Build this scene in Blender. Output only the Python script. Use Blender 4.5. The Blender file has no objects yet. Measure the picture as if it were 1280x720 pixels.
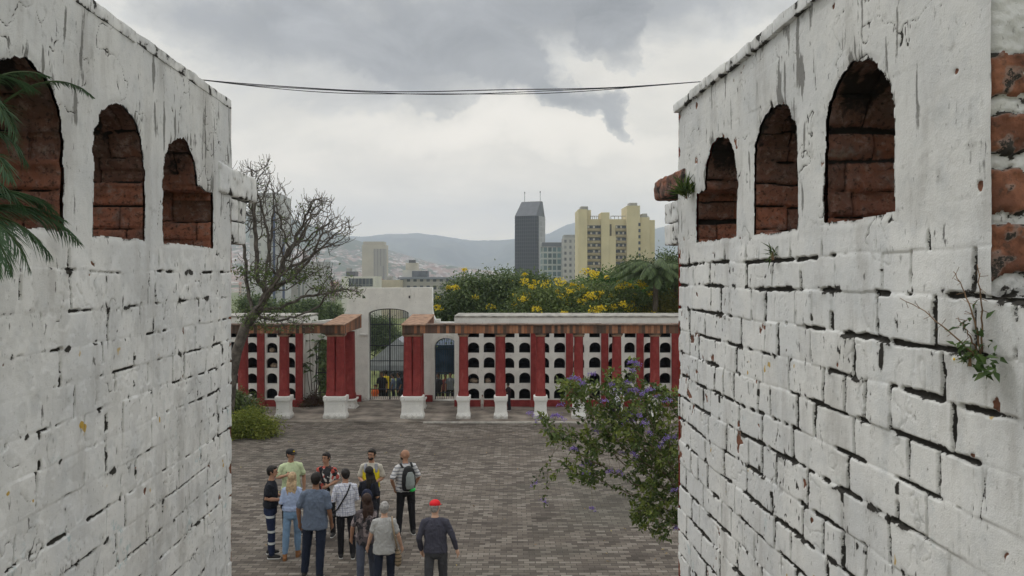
import bpy, math, random
import numpy as np
from mathutils import Vector, Matrix, noise as mnoise

random.seed(7)
RNG = np.random.default_rng(7)
scn = bpy.context.scene
COL = scn.collection
PI = math.pi
CAMZ = 5.3
F = 960.0
HY = 345.0


def P(px, py, Y):
    """point at depth Y seen at pixel px,py of the 1280x720 photograph"""
    return Vector(((px - 640) / F * Y, Y, CAMZ - (py - HY) / F * Y))


# ------------------------------------------------------------------ materials
class NT:
    def __init__(s, name, disp=False):
        s.m = bpy.data.materials.new(name)
        s.m.use_nodes = True
        s.t = s.m.node_tree
        s.t.nodes.clear()
        s.out = s.t.nodes.new('ShaderNodeOutputMaterial')
        s.b = s.t.nodes.new('ShaderNodeBsdfPrincipled')
        s.t.links.new(s.b.outputs[0], s.out.inputs[0])
        s.b.inputs['Roughness'].default_value = .85
        s.b.inputs['Specular IOR Level'].default_value = .25

    def node(s, typ, **kw):
        n = s.t.nodes.new(typ)
        for k, v in kw.items():
            setattr(n, k, v)
        return n

    def put(s, inp, v):
        if isinstance(v, bpy.types.NodeSocket):
            s.t.links.new(v, inp)
        else:
            if isinstance(v, (tuple, list)) and len(v) == 3 and inp.type == 'RGBA':
                v = (*v, 1)
            inp.default_value = v

    def coord(s, kind='Object'):
        return s.node('ShaderNodeTexCoord').outputs[kind]

    def geo(s):
        return s.node('ShaderNodeNewGeometry').outputs['Position']

    def mapping(s, c, scale=(1, 1, 1), loc=(0, 0, 0), rot=(0, 0, 0)):
        n = s.node('ShaderNodeMapping')
        s.put(n.inputs[0], c)
        n.inputs['Location'].default_value = loc
        n.inputs['Rotation'].default_value = rot
        n.inputs['Scale'].default_value = scale
        return n.outputs[0]

    def noise(s, c, scale=5, detail=4, rough=.55, dist=0.0):
        n = s.node('ShaderNodeTexNoise')
        s.put(n.inputs['Vector'], c)
        n.inputs['Scale'].default_value = scale
        n.inputs['Detail'].default_value = detail
        n.inputs['Roughness'].default_value = rough
        n.inputs['Distortion'].default_value = dist
        return n.outputs[0]

    def vor(s, c, scale=5, feature='F1', out='Color', rnd=1.0):
        n = s.node('ShaderNodeTexVoronoi', feature=feature)
        s.put(n.inputs['Vector'], c)
        n.inputs['Scale'].default_value = scale
        n.inputs['Randomness'].default_value = rnd
        return n.outputs[out]

    def math(s, op, a, b=0.0, c=0.0):
        n = s.node('ShaderNodeMath', operation=op)
        s.put(n.inputs[0], a)
        s.put(n.inputs[1], b)
        s.put(n.inputs[2], c)
        return n.outputs[0]

    def sstep(s, v, a, b):
        n = s.node('ShaderNodeMapRange', interpolation_type='SMOOTHSTEP')
        s.put(n.inputs[0], v)
        n.inputs[1].default_value = a
        n.inputs[2].default_value = b
        return n.outputs[0]

    def mix(s, f, a, b, mode='MIX'):
        n = s.node('ShaderNodeMix', data_type='RGBA', blend_type=mode)
        s.put(n.inputs[0], f)
        s.put(n.inputs[6], a)
        s.put(n.inputs[7], b)
        return n.outputs[2]

    def ramp(s, v, stops):
        n = s.node('ShaderNodeValToRGB')
        s.put(n.inputs[0], v)
        r = n.color_ramp
        while len(r.elements) < len(stops):
            r.elements.new(.5)
        for e, (p, c) in zip(r.elements, stops):
            e.position = p
            e.color = (*c, 1)
        return n.outputs[0]

    def attr(s, name):
        n = s.node('ShaderNodeAttribute')
        n.attribute_name = name
        return n

    def sep(s, c):
        n = s.node('ShaderNodeSeparateXYZ')
        s.put(n.inputs[0], c)
        return n.outputs

    def bump(s, h, strength=.3, dist=.01, normal=None):
        n = s.node('ShaderNodeBump')
        s.put(n.inputs['Height'], h)
        n.inputs['Strength'].default_value = strength
        n.inputs['Distance'].default_value = dist
        if normal is not None:
            s.put(n.inputs['Normal'], normal)
        return n.outputs[0]

    def fin(s, col, rough=None, normal=None, metal=None):
        s.put(s.b.inputs['Base Color'], col)
        if rough is not None:
            s.put(s.b.inputs['Roughness'], rough)
        if normal is not None:
            s.put(s.b.inputs['Normal'], normal)
        if metal is not None:
            s.b.inputs['Metallic'].default_value = metal
        return s.m


MATS = {}


def plain(name, col, rough=.8, var=.18, scale=6, bump=.0, metal=0, detail=5):
    """a base colour with uneven tone and a little relief"""
    if name in MATS:
        return MATS[name]
    t = NT(name)
    c = t.coord()
    n = t.noise(c, scale, detail)
    lo = tuple(x * (1 - var) for x in col)
    hi = tuple(min(1, x * (1 + var)) for x in col)
    k = t.mix(t.sstep(n, .3, .7), lo, hi)
    nm = t.bump(t.noise(c, scale * 4, 4), bump, .02) if bump else None
    MATS[name] = t.fin(k, rough, nm, metal)
    return MATS[name]


def leafmat(name, c1, c2, c3, rough=.5):
    t = NT(name)
    a = t.attr('tone').outputs['Fac']
    col = t.ramp(a, [(0, c1), (.5, c2), (1, c3)])
    t.fin(col, rough)
    t.b.inputs['Specular IOR Level'].default_value = .3
    tr = t.node('ShaderNodeBsdfTranslucent')
    t.put(tr.inputs[0], col)
    mx = t.node('ShaderNodeMixShader')
    mx.inputs[0].default_value = .3
    t.t.links.new(t.b.outputs[0], mx.inputs[1])
    t.t.links.new(tr.outputs[0], mx.inputs[2])
    t.t.links.new(mx.outputs[0], t.out.inputs[0])
    return t.m


# ------------------------------------------------------------------ objects
def tag(o, label=None, cat=None, group=None, kind=None):
    for k, v in (('label', label), ('category', cat), ('group', group), ('kind', kind)):
        if v:
            o[k] = v
    return o


def thing(name, loc, label, cat, group=None, rz=0.0):
    o = bpy.data.objects.new(name, None)
    COL.objects.link(o)
    o.location = loc
    o.rotation_euler = (0, 0, rz)
    return tag(o, label, cat, group)


def link(name, me, mat=None, parent=None, smooth=True, local=False):
    o = bpy.data.objects.new(name, me)
    COL.objects.link(o)
    if mat is not None:
        for m in (mat if isinstance(mat, (list, tuple)) else [mat]):
            me.materials.append(m)
    if smooth:
        me.polygons.foreach_set('use_smooth', [True] * len(me.polygons))
    if parent is not None:
        o.parent = parent
        if not local:      # geometry is given in world coordinates
            me.transform(Matrix.LocRotScale(parent.location, parent.rotation_euler, None).inverted())
    return o


def copy_tree(o, parent=None):
    c = o.copy()
    COL.objects.link(c)
    c.parent = parent
    for ch in [x for x in o.children]:
        copy_tree(ch, c)
    return c


def np_mesh(name, V, Fc, cols=None):
    V = np.asarray(V, np.float32)
    Fc = np.asarray(Fc, np.int32)
    k = Fc.shape[1]
    me = bpy.data.meshes.new(name)
    me.vertices.add(len(V))
    me.vertices.foreach_set('co', V.ravel())
    me.loops.add(Fc.size)
    me.loops.foreach_set('vertex_index', Fc.ravel())
    me.polygons.add(len(Fc))
    me.polygons.foreach_set('loop_start', np.arange(0, Fc.size, k, dtype=np.int32))
    me.polygons.foreach_set('loop_total', np.full(len(Fc), k, np.int32))
    me.update(calc_edges=True)
    for nm, data in (cols or {}).items():
        data = np.asarray(data, np.float32)
        if data.ndim == 1:
            a = me.attributes.new(nm, 'FLOAT', 'POINT')
            a.data.foreach_set('value', data)
        else:
            a = me.attributes.new(nm, 'FLOAT_COLOR', 'POINT')
            a.data.foreach_set('color', data.ravel())
    return me


class MB:
    def __init__(s):
        s.v, s.f = [], []

    def add(s, vs, fs):
        o = len(s.v)
        s.v += [tuple(v) for v in vs]
        s.f += [tuple(i + o for i in f) for f in fs]
        return s

    def box(s, x0, x1, y0, y1, z0, z1, taper=0.0):
        vs = [(x, y, z) for z in (z0, z1) for x, y in ((x0, y0), (x1, y0), (x1, y1), (x0, y1))]
        if taper:
            cx, cy = (x0 + x1) / 2, (y0 + y1) / 2
            vs = vs[:4] + [(cx + (x - cx) * (1 - taper), cy + (y - cy) * (1 - taper), z) for x, y, z in vs[4:]]
        return s.add(vs, [(0, 3, 2, 1), (4, 5, 6, 7), (0, 1, 5, 4), (1, 2, 6, 5), (2, 3, 7, 6), (3, 0, 4, 7)])

    def tube(s, pts, rad, n=8, cap=True, squash=None):
        pts = [Vector(p) for p in pts]
        m = len(pts)
        if not hasattr(rad, '__len__'):
            rad = [rad] * m
        up = None
        rings = []
        for i in range(m):
            d = (pts[min(i + 1, m - 1)] - pts[max(i - 1, 0)])
            if d.length < 1e-9:
                d = Vector((0, 0, 1))
            d.normalize()
            if up is None:
                up = Vector((1, 0, 0)) if abs(d.x) < .8 else Vector((0, 1, 0))
            a = d.cross(up).normalized()
            b = a.cross(d).normalized()
            up = b
            r = rad[i]
            ra, rb = (r, r) if not hasattr(r, '__len__') else r
            rings.append([pts[i] + a * (math.cos(t) * ra) + b * (math.sin(t) * rb) for t in (2 * PI * k / n for k in range(n))])
        vs = [v for r in rings for v in r]
        fs = [(i * n + k, i * n + (k + 1) % n, (i + 1) * n + (k + 1) % n, (i + 1) * n + k) for i in range(m - 1) for k in range(n)]
        if cap:
            vs += [pts[0], pts[-1]]
            q = len(vs)
            fs += [((k + 1) % n, k, q - 2) for k in range(n)]
            fs += [((m - 1) * n + k, (m - 1) * n + (k + 1) % n, q - 1) for k in range(n)]
        return s.add(vs, fs)

    def capsule(s, pts, rad, n=10):
        """tube with rounded ends"""
        pts = [Vector(p) for p in pts]
        rad = list(rad)
        d0 = (pts[0] - pts[1]).normalized()
        d1 = (pts[-1] - pts[-2]).normalized()
        r0, r1 = rad[0], rad[-1]
        P0 = [pts[0] + d0 * r0 * .95, pts[0] + d0 * r0 * .6]
        P1 = [pts[-1] + d1 * r1 * .6, pts[-1] + d1 * r1 * .95]
        return s.tube(P0 + pts + P1, [r0 * .3, r0 * .8] + rad + [r1 * .8, r1 * .3], n)

    def loft(s, secs, n=20):
        """secs: (cx, cy, z, rx, ry) horizontal ellipses"""
        vs = []
        for cx, cy, z, rx, ry in secs:
            vs += [(cx + rx * math.cos(2 * PI * k / n), cy + ry * math.sin(2 * PI * k / n), z) for k in range(n)]
        m = len(secs)
        fs = [(i * n + k, i * n + (k + 1) % n, (i + 1) * n + (k + 1) % n, (i + 1) * n + k) for i in range(m - 1) for k in range(n)]
        vs += [(secs[0][0], secs[0][1], secs[0][2]), (secs[-1][0], secs[-1][1], secs[-1][2])]
        q = len(vs)
        fs += [((k + 1) % n, k, q - 2) for k in range(n)]
        fs += [((m - 1) * n + k, (m - 1) * n + (k + 1) % n, q - 1) for k in range(n)]
        return s.add(vs, fs)

    def ell(s, c, r, n=14, m=10, M=None):
        vs, fs = [], []
        for i in range(m + 1):
            th = PI * i / m
            for k in range(n):
                v = Vector((r[0] * math.sin(th) * math.cos(2 * PI * k / n), r[1] * math.sin(th) * math.sin(2 * PI * k / n), -r[2] * math.cos(th)))
                if M is not None:
                    v = M @ v
                vs.append(Vector(c) + v)
        fs = [(i * n + k, i * n + (k + 1) % n, (i + 1) * n + (k + 1) % n, (i + 1) * n + k) for i in range(m) for k in range(n)]
        return s.add(vs, fs)

    def mesh(s, name='m'):
        me = bpy.data.meshes.new(name)
        me.from_pydata([tuple(v) for v in s.v], [], s.f)
        me.update()
        return me

    def build(s, name, mat, parent=None, smooth=False, local=False, bevel=0.0, seg=2):
        me = s.mesh(name)
        if bevel:
            me = modded(me, [('BEVEL', dict(width=bevel, segments=seg, limit_method='ANGLE'))])
        o = link(name, me, mat, parent, smooth, local)
        return o


def modded(me, mods):
    """the mesh after a list of modifiers"""
    o = bpy.data.objects.new('tmp', me)
    COL.objects.link(o)
    for typ, kw in mods:
        m = o.modifiers.new('m', typ)
        for k, v in kw.items():
            setattr(m, k, v)
    dg = bpy.context.evaluated_depsgraph_get()
    dg.update()
    out = bpy.data.meshes.new_from_object(o.evaluated_get(dg))
    bpy.data.objects.remove(o)
    bpy.data.meshes.remove(me)
    return out


def solid(polys, t, bevel=0.0):
    """2D polygons (outline and holes, XZ) thickened along Y: from y=0 to y=t"""
    cu = bpy.data.curves.new('c', 'CURVE')
    cu.dimensions = '2D'
    cu.fill_mode = 'BOTH'
    cu.extrude = t / 2
    if bevel:
        cu.bevel_depth = bevel
        cu.bevel_resolution = 1
        cu.extrude = t / 2 - bevel
        cu.offset = -bevel
    for p in polys:
        sp = cu.splines.new('POLY')
        sp.points.add(len(p) - 1)
        for q, (x, z) in zip(sp.points, p):
            q.co = (x, z, 0, 1)
        sp.use_cyclic_u = True
    o = bpy.data.objects.new('tmp', cu)
    COL.objects.link(o)
    dg = bpy.context.evaluated_depsgraph_get()
    dg.update()
    me = bpy.data.meshes.new_from_object(o.evaluated_get(dg))
    bpy.data.objects.remove(o)
    # (x,y,z)->(x, t/2 - z, y)
    me.transform(Matrix(((1, 0, 0, 0), (0, 0, -1, t / 2), (0, 1, 0, 0), (0, 0, 0, 1))))
    return me


def arch_poly(cx, w, z0, z1, rise, n=12):
    """door or niche outline: straight sides, elliptical head of given rise"""
    h = w / 2
    pts = [(cx - h, z0), (cx + h, z0)]
    pts += [(cx + h * math.cos(a), z1 - rise + rise * math.sin(a)) for a in (PI * k / n for k in range(n + 1))]
    return pts


# ------------------------------------------------------------------ numpy value noise
_T = RNG.random((8, 256, 256))


def vn(x, y, s=0):
    t = _T[s % 8]
    x = x + 17.3 * s
    y = y + 9.7 * s
    xi = np.floor(x).astype(int)
    yi = np.floor(y).astype(int)
    fx = x - xi
    fy = y - yi
    fx = fx * fx * (3 - 2 * fx)
    fy = fy * fy * (3 - 2 * fy)
    a = t[yi & 255, xi & 255]
    b = t[yi & 255, (xi + 1) & 255]
    c = t[(yi + 1) & 255, xi & 255]
    d = t[(yi + 1) & 255, (xi + 1) & 255]
    return (a * (1 - fx) + b * fx) * (1 - fy) + (c * (1 - fx) + d * fx) * fy


def fbm(x, y, s=0, o=4):
    r = 0
    a = .5
    n = 0
    for k in range(o):
        r = r + a * vn(x * 2 ** k, y * 2 ** k, s + k)
        n += a
        a *= .55
    return r / n


def sst(v, a, b):
    t = np.clip((v - a) / (b - a), 0, 1)
    return t * t * (3 - 2 * t)
# ------------------------------------------------------------------ whitewashed brick tower walls beside the camera
YAW = math.atan(50 / F)
CS, SN = math.cos(YAW), math.sin(YAW)


def corr(w, d, h):
    """passage coordinates (sideways, along, height over the eye) to the world"""
    return np.stack([w * CS - d * SN, w * SN + d * CS, h + CAMZ], -1)


def paint_mat():
    t = NT('flaking whitewash on brick')
    a = t.attr('mask')
    r, g, b = t.node('ShaderNodeSeparateColor'), None, None
    t.put(r.inputs[0], a.outputs['Color'])
    R, G, B = r.outputs[0], r.outputs[1], r.outputs[2]
    A = a.outputs['Alpha']
    c = t.coord()
    n1 = t.noise(c, 3.2, 5)
    n2 = t.noise(c, 60, 5, .65)
    n3 = t.noise(c, 11, 5, .6)
    n6 = t.noise(c, 230, 4, .65)
    fl = t.noise(t.mapping(c, (46, 46, 15)), 1.0, 5, .6)
    flg = t.noise(t.mapping(c, loc=(5, 5, 8)), 4.5, 3, .6)
    white = t.mix(t.sstep(n1, .35, .65), (.70, .71, .71), (.80, .80, .78))
    white = t.mix(t.math('MULTIPLY', t.sstep(n3, .5, .75), .5), white, (.60, .63, .645))
    white = t.mix(t.math('MULTIPLY', t.sstep(n2, .55, .8), .3), white, (.42, .42, .4))
    # faint rubbed off blue green and yellow paint
    n4 = t.noise(t.mapping(c, loc=(3, 7, 1)), 5, 3, .5)
    zz = t.sep(c)[2]
    teal = t.math('MULTIPLY', t.math('MULTIPLY', t.sstep(n4, .6, .72), t.sstep(t.noise(c, 30, 4, .7), .5, .62)), .55)
    teal = t.math('MULTIPLY', teal, t.sstep(zz, CAMZ - .3, CAMZ - .8))
    white = t.mix(teal, white, (.2, .42, .46))
    n5 = t.noise(t.mapping(c, loc=(9, 2, 5)), 14, 2, .5)
    yel = t.math('MULTIPLY', t.sstep(n5, .735, .76), t.sstep(zz, CAMZ, CAMZ - .4))
    stn = t.noise(t.mapping(c, (5, 5, 1.3), (1, 2, 3)), 1.0, 6, .65)
    white = t.mix(t.math('MULTIPLY', t.sstep(stn, .50, .70), .5), white, (.40, .385, .36))
    spk = t.noise(t.mapping(c, (1, 1, .6), (2, 2, 9)), 95, 3, .6)
    white = t.mix(t.math('MULTIPLY', t.sstep(spk, .64, .72), .5), white, (.22, .21, .195))
    white = t.mix(t.math('MULTIPLY', t.sstep(A, .5, .1), .20), white, (.36, .36, .345))
    white = t.mix(yel, white, (.55, .36, .07))
    st = t.math('ADD', B, t.math('MULTIPLY', t.math('SUBTRACT', n2, .5), .9))
    col = t.mix(t.math('MULTIPLY', t.sstep(st, .4, .85), .8), white, (.13, .125, .115))
    brick = t.mix(t.sstep(n3, .35, .7), (.14, .06, .038), (.30, .125, .07))
    brick = t.mix(t.math('MULTIPLY', t.sstep(n2, .5, .66), .6), brick, (.05, .035, .028))
    gg = t.math('ADD', G, t.math('MULTIPLY', t.math('SUBTRACT', n2, .5), .6))
    col = t.mix(t.sstep(gg, .45, .6), col, brick)
    fleck = t.math('MULTIPLY', t.sstep(fl, .63, .68), t.sstep(flg, .44, .58))
    col = t.mix(t.math('MULTIPLY', fleck, .85), col, (.09, .085, .08))
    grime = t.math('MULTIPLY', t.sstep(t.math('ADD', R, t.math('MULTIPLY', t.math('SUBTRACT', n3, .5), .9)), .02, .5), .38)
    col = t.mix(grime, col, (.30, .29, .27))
    dd = t.math('ADD', R, t.math('MULTIPLY', t.math('SUBTRACT', n2, .5), .55))
    dd = t.math('ADD', dd, t.math('MULTIPLY', t.math('SUBTRACT', n6, .5), .55))
    mud = t.mix(n2, (.012, .012, .011), (.06, .055, .048))
    col = t.mix(t.sstep(dd, .44, .56), col, mud)
    nm = t.bump(n6, .55, .003)
    nm = t.bump(n2, .22, .005, nm)
    nm = t.bump(t.sstep(dd, .44, .56), -.8, .006, nm)
    return t.fin(col, .82, nm)


def brick_mat():
    """bare old brick seen in the reveals: mask R mortar / dirt / painted arch shade, G brick tone, B leftover white"""
    t = NT('bare weathered brick')
    a = t.attr('mask')
    r = t.node('ShaderNodeSeparateColor')
    t.put(r.inputs[0], a.outputs['Color'])
    c = t.coord()
    n2 = t.noise(c, 70, 5, .65)
    n3 = t.noise(c, 14, 5, .6)
    b = t.ramp(r.outputs[1], [(0, (.07, .048, .040)), (.35, (.15, .078, .058)), (.65, (.23, .10, .066)), (1, (.33, .14, .09))])
    n7 = t.noise(t.mapping(c, loc=(4, 1, 7)), 32, 6, .7)
    b = t.mix(t.math('MULTIPLY', t.sstep(n3, .45, .7), .7), b, (.13, .095, .085))
    b = t.mix(t.math('MULTIPLY', t.sstep(n7, .50, .68), .55), b, (.30, .235, .205))
    b = t.mix(t.math('MULTIPLY', t.sstep(n2, .52, .66), .75), b, (.035, .026, .022))
    wh = t.math('ADD', r.outputs[2], t.math('MULTIPLY', t.math('SUBTRACT', n2, .5), 1.1))
    b = t.mix(t.math('MULTIPLY', t.sstep(wh, .45, 1.0), .6), b, (.36, .32, .29))
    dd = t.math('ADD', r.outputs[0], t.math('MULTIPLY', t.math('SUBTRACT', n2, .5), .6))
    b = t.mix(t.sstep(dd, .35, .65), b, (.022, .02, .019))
    nm = t.bump(n2, .6, .006)
    nm = t.bump(n3, .5, .02, nm)
    return t.fin(b, .9, nm)


M_PAINT = paint_mat()
M_BRICK = brick_mat()
M_RED = plain('red wall paint', (.30, .035, .028), .6, .3, 5, .15)


def jit(n, amp, seed, f=9.0):
    t = np.linspace(0, n * .004, n)
    return (fbm(t * f * 2, t * 0 + seed * 3.1, seed, 4) - .5) * 2 * amp


def opening(d0, d1, sill, top, step=None, seed=1):
    """outline of a window in (d,h), counter-clockwise; step=(d,h): the lower part runs wider on the far side"""
    cx, hw = (d0 + d1) / 2, (d1 - d0) / 2
    spring = top - .2
    pts = [(d0, sill), (step[0] if step else d1, sill + .0)]
    if step:
        pts += [(step[0], step[1]), (d1, step[1] + .004)]
    k = 14
    pts += [(cx + hw * math.cos(a) ** 1.0, spring + .2 * math.sin(a) ** .92) for a in (PI / 2 * i / k for i in range(k + 1))]
    pts += [(cx - hw * math.sin(a), spring + .2 * math.cos(a) ** .92) for a in (PI / 2 * i / k for i in range(1, k + 1))]
    # resample finely
    out = []
    n = len(pts)
    for i in range(n):
        a, b = np.array(pts[i]), np.array(pts[(i + 1) % n])
        m = max(1, int(np.linalg.norm(b - a) / .006))
        for j in range(m):
            out.append(a + (b - a) * j / m)
    out = np.array(out)
    # ragged edge
    nx = fbm(out[:, 0] * 30, out[:, 1] * 30, seed, 5) - .5
    nz = fbm(out[:, 0] * 22 + 9, out[:, 1] * 22 + 4, seed + 3, 4) - .5
    amp = np.where(out[:, 1] > sill + .2, .035, .016)
    out[:, 0] += nx * amp
    out[:, 1] += nz * amp
    return out


def poly_sdf(pts, X, Z):
    """signed distance (negative inside) on flat arrays near the polygon, else +1"""
    d = np.full(X.shape, 1.0)
    inb = (X > pts[:, 0].min() - .06) & (X < pts[:, 0].max() + .06) & (Z > pts[:, 1].min() - .06) & (Z < pts[:, 1].max() + .2)
    x, z = X[inb], Z[inb]
    best = np.full(x.shape, 1e9)
    ins = np.zeros(x.shape, bool)
    n = len(pts)
    for i in range(n):
        a, b = pts[i], pts[(i + 1) % n]
        e = b - a
        L = e @ e
        if L < 1e-12:
            continue
        t = np.clip(((x - a[0]) * e[0] + (z - a[1]) * e[1]) / L, 0, 1)
        dx = x - a[0] - t * e[0]
        dz = z - a[1] - t * e[1]
        best = np.minimum(best, dx * dx + dz * dz)
        if (a[1] > z).any() or True:
            c = ((a[1] > z) != (b[1] > z)) & (x < (b[0] - a[0]) * (z - a[1]) / (b[1] - a[1] + 1e-12) + a[0])
            ins ^= c
    best = np.sqrt(best)
    d[inb] = np.where(ins, -best, best)
    return d


def joints(D, H, lines, seed, wob=.006, lengths=(.12, .135, .24, .26, .25)):
    """distance and strength of the nearest mortar joint, brick id"""
    rng = np.random.default_rng(seed)
    Hw = H + (fbm(D * 2.3, H * 2.3, seed, 3) - .5) * wob * 4
    lines = np.array(sorted(lines))
    idx = np.searchsorted(lines, Hw)
    lo = lines[np.clip(idx - 1, 0, len(lines) - 1)]
    hi = lines[np.clip(idx, 0, len(lines) - 1)]
    dl, dh = np.abs(Hw - lo), np.abs(hi - Hw)
    dist_h = np.minimum(dl, dh)
    near = np.where(dl < dh, np.clip(idx - 1, 0, None), idx)
    sh = sst(fbm(D * 6.5, near * 7.3, seed + 1, 4), .39, .54)
    dist_v = np.full(D.shape, 1.0)
    sv = np.zeros(D.shape)
    bid = np.zeros(D.shape)
    Dw = D + (fbm(D * 7, H * 7, seed + 2, 3) - .5) * wob * 3
    for r in range(len(lines) + 1):
        m = idx == r
        if not m.any():
            continue
        js = [rng.uniform(-.2, 0)]
        while js[-1] < 6:
            js.append(js[-1] + rng.choice(lengths) * rng.uniform(.93, 1.07))
        js = np.array(js)
        st = rng.random(len(js)) ** .55
        x = Dw[m]
        k = np.clip(np.searchsorted(js, x), 1, len(js) - 1)
        a, b = x - js[k - 1], js[k] - x
        dist_v[m] = np.minimum(a, b)
        sv[m] = np.where(a < b, st[k - 1], st[k])
        bid[m] = k + r * 37
    sv = np.clip(sv * 1.35, 0, 1) * sst(fbm(D * 9, H * 13, seed + 4, 3), .15, .40)
    return dist_h, sh, dist_v, sv, bid, idx


def wall_face(side, w, dgrid, hgrid, holes, lines, seed, strength_fn, chip_fn, ledge=None):
    D, Hh = np.meshgrid(dgrid, hgrid)
    sh = D.shape
    D, Hh = D.ravel(), Hh.ravel()
    sd = np.full(D.shape, 1.0)
    for p in holes:
        sd = np.minimum(sd, poly_sdf(p, D, Hh))
    dist_h, s_h, dist_v, s_v, bid, idx = joints(D, Hh, lines, seed)
    S = strength_fn(D, Hh)
    wd = (.0012 + .0095 * fbm(D * 24, Hh * 24, seed + 5, 4)) * (1.4 if side > 0 else 1.0)
    jh = np.exp(-(dist_h / wd) ** 2) * s_h * S
    jv = np.exp(-(dist_v / (wd * 1.15)) ** 2) * s_v * S
    J = np.maximum(jh, jv)
    soft = np.maximum(np.exp(-(dist_h / .0055) ** 2), np.exp(-(dist_v / .005) ** 2))
    hb = np.sin(bid * 12.9898 + seed) * 43758.5453
    hb = hb - np.floor(hb)
    low = np.clip(S * 1.2 + .02, 0, 1)
    rel = (hb - .5) * .006 * low
    rel += (fbm(D * 3, Hh * 3, seed + 6, 3) - .5) * .012
    rel += (fbm(D * 60, Hh * 60, seed + 7, 5) - .5) * .0016 + (fbm(D * 10, Hh * 10, seed + 7, 3) - .5) * .0022
    rel -= soft * .0012 * low + sst(J, .34, .62) * .011
    edge = np.exp(-(np.clip(sd, 0, 1) / .012) ** 2)
    rel -= edge * .003
    # chips and streaks
    chip = sst(fbm(D * 13, Hh * 11, seed + 2, 4) + chip_fn(D, Hh), .70, .80)
    streak = sst(fbm(D * 30, Hh * 5, seed + 3, 4), .60, .78)
    up = sst(Hh, .1, .3)
    topd = np.exp(-((.86 - Hh) / .05) ** 2)
    streak = streak * (.35 + .65 * up)
    above = np.zeros(D.shape)
    for p in holes:
        cx = (p[:, 0].min() + p[:, 0].max()) / 2
        tz = p[:, 1].max()
        above = np.maximum(above, np.exp(-((D - cx) / .09) ** 2) * np.exp(-np.abs(Hh - tz) / .06))
    streak = np.maximum(streak, sst(fbm(D * 45, Hh * 6, seed + 1, 3), .5, .68) * above * 1.2)
    streak = np.maximum(streak, sst(fbm(D * 18, Hh * 30, seed + 5, 4), .55, .75) * topd)
    # hairline cracks in the plaster
    cr = np.abs(fbm(D * 5, Hh * 5, seed + 4, 4) - .5)
    crack = np.exp(-(cr / .005) ** 2) * sst(fbm(D * 3 + 5, Hh * 3, seed + 6, 2), .46, .58) * .85
    vc = np.abs(fbm(D * 9, Hh * 2.2, seed + 1, 3) - .5)
    crack = np.maximum(crack, np.exp(-(vc / .006) ** 2) * sst(fbm(D * 5, Hh * 6 + 3, seed + 3, 3), .56, .66) * .95)
    dark = np.maximum(J * 1.42 - .19, crack * (1 - S * .75))
    dark = np.maximum(dark, sst(edge, .55, 1.0) * .55 * sst(fbm(D * 20, Hh * 20, seed, 3), .45, .6))
    # soot and mould blotches
    nearj = np.maximum(np.exp(-(dist_h / .016) ** 2), np.exp(-(dist_v / .012) ** 2))
    dark = np.maximum(dark, sst(fbm(D * 17 + 3, Hh * 20, seed + 4, 4), .60, .74) * nearj * (.35 + .65 * S))
    dark = np.maximum(dark, sst(fbm(D * 60, Hh * 30, seed + 5, 3), .70, .80) * (.25 + .4 * S) * sst(fbm(D * 4, Hh * 4, seed + 2, 2), .5, .6))
    rel -= sst(chip, .3, .8) * .004 + crack * .003
    out_w = w - side * rel      # outward from the wall is towards the passage
    V = corr(out_w, D, Hh)
    mask = np.stack([np.clip(dark, 0, 1), chip, np.clip(streak, 0, 1), S], -1)
    nr, nc = sh
    i = np.arange(nr * nc).reshape(sh)
    Fq = np.stack([i[:-1, :-1], i[:-1, 1:], i[1:, 1:], i[1:, :-1]], -1).reshape(-1, 4)
    inside = (sd < 0)
    if ledge is not None:
        inside |= (D < ledge[0]) & (Hh > ledge[1])
    keep = inside[Fq].sum(1) < 3
    Fq = Fq[keep]
    if side > 0:
        Fq = Fq[:, ::-1]
    used = np.unique(Fq)
    remap = np.zeros(len(V), int)
    remap[used] = np.arange(len(used))
    return V[used], remap[Fq], mask[used]


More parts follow.
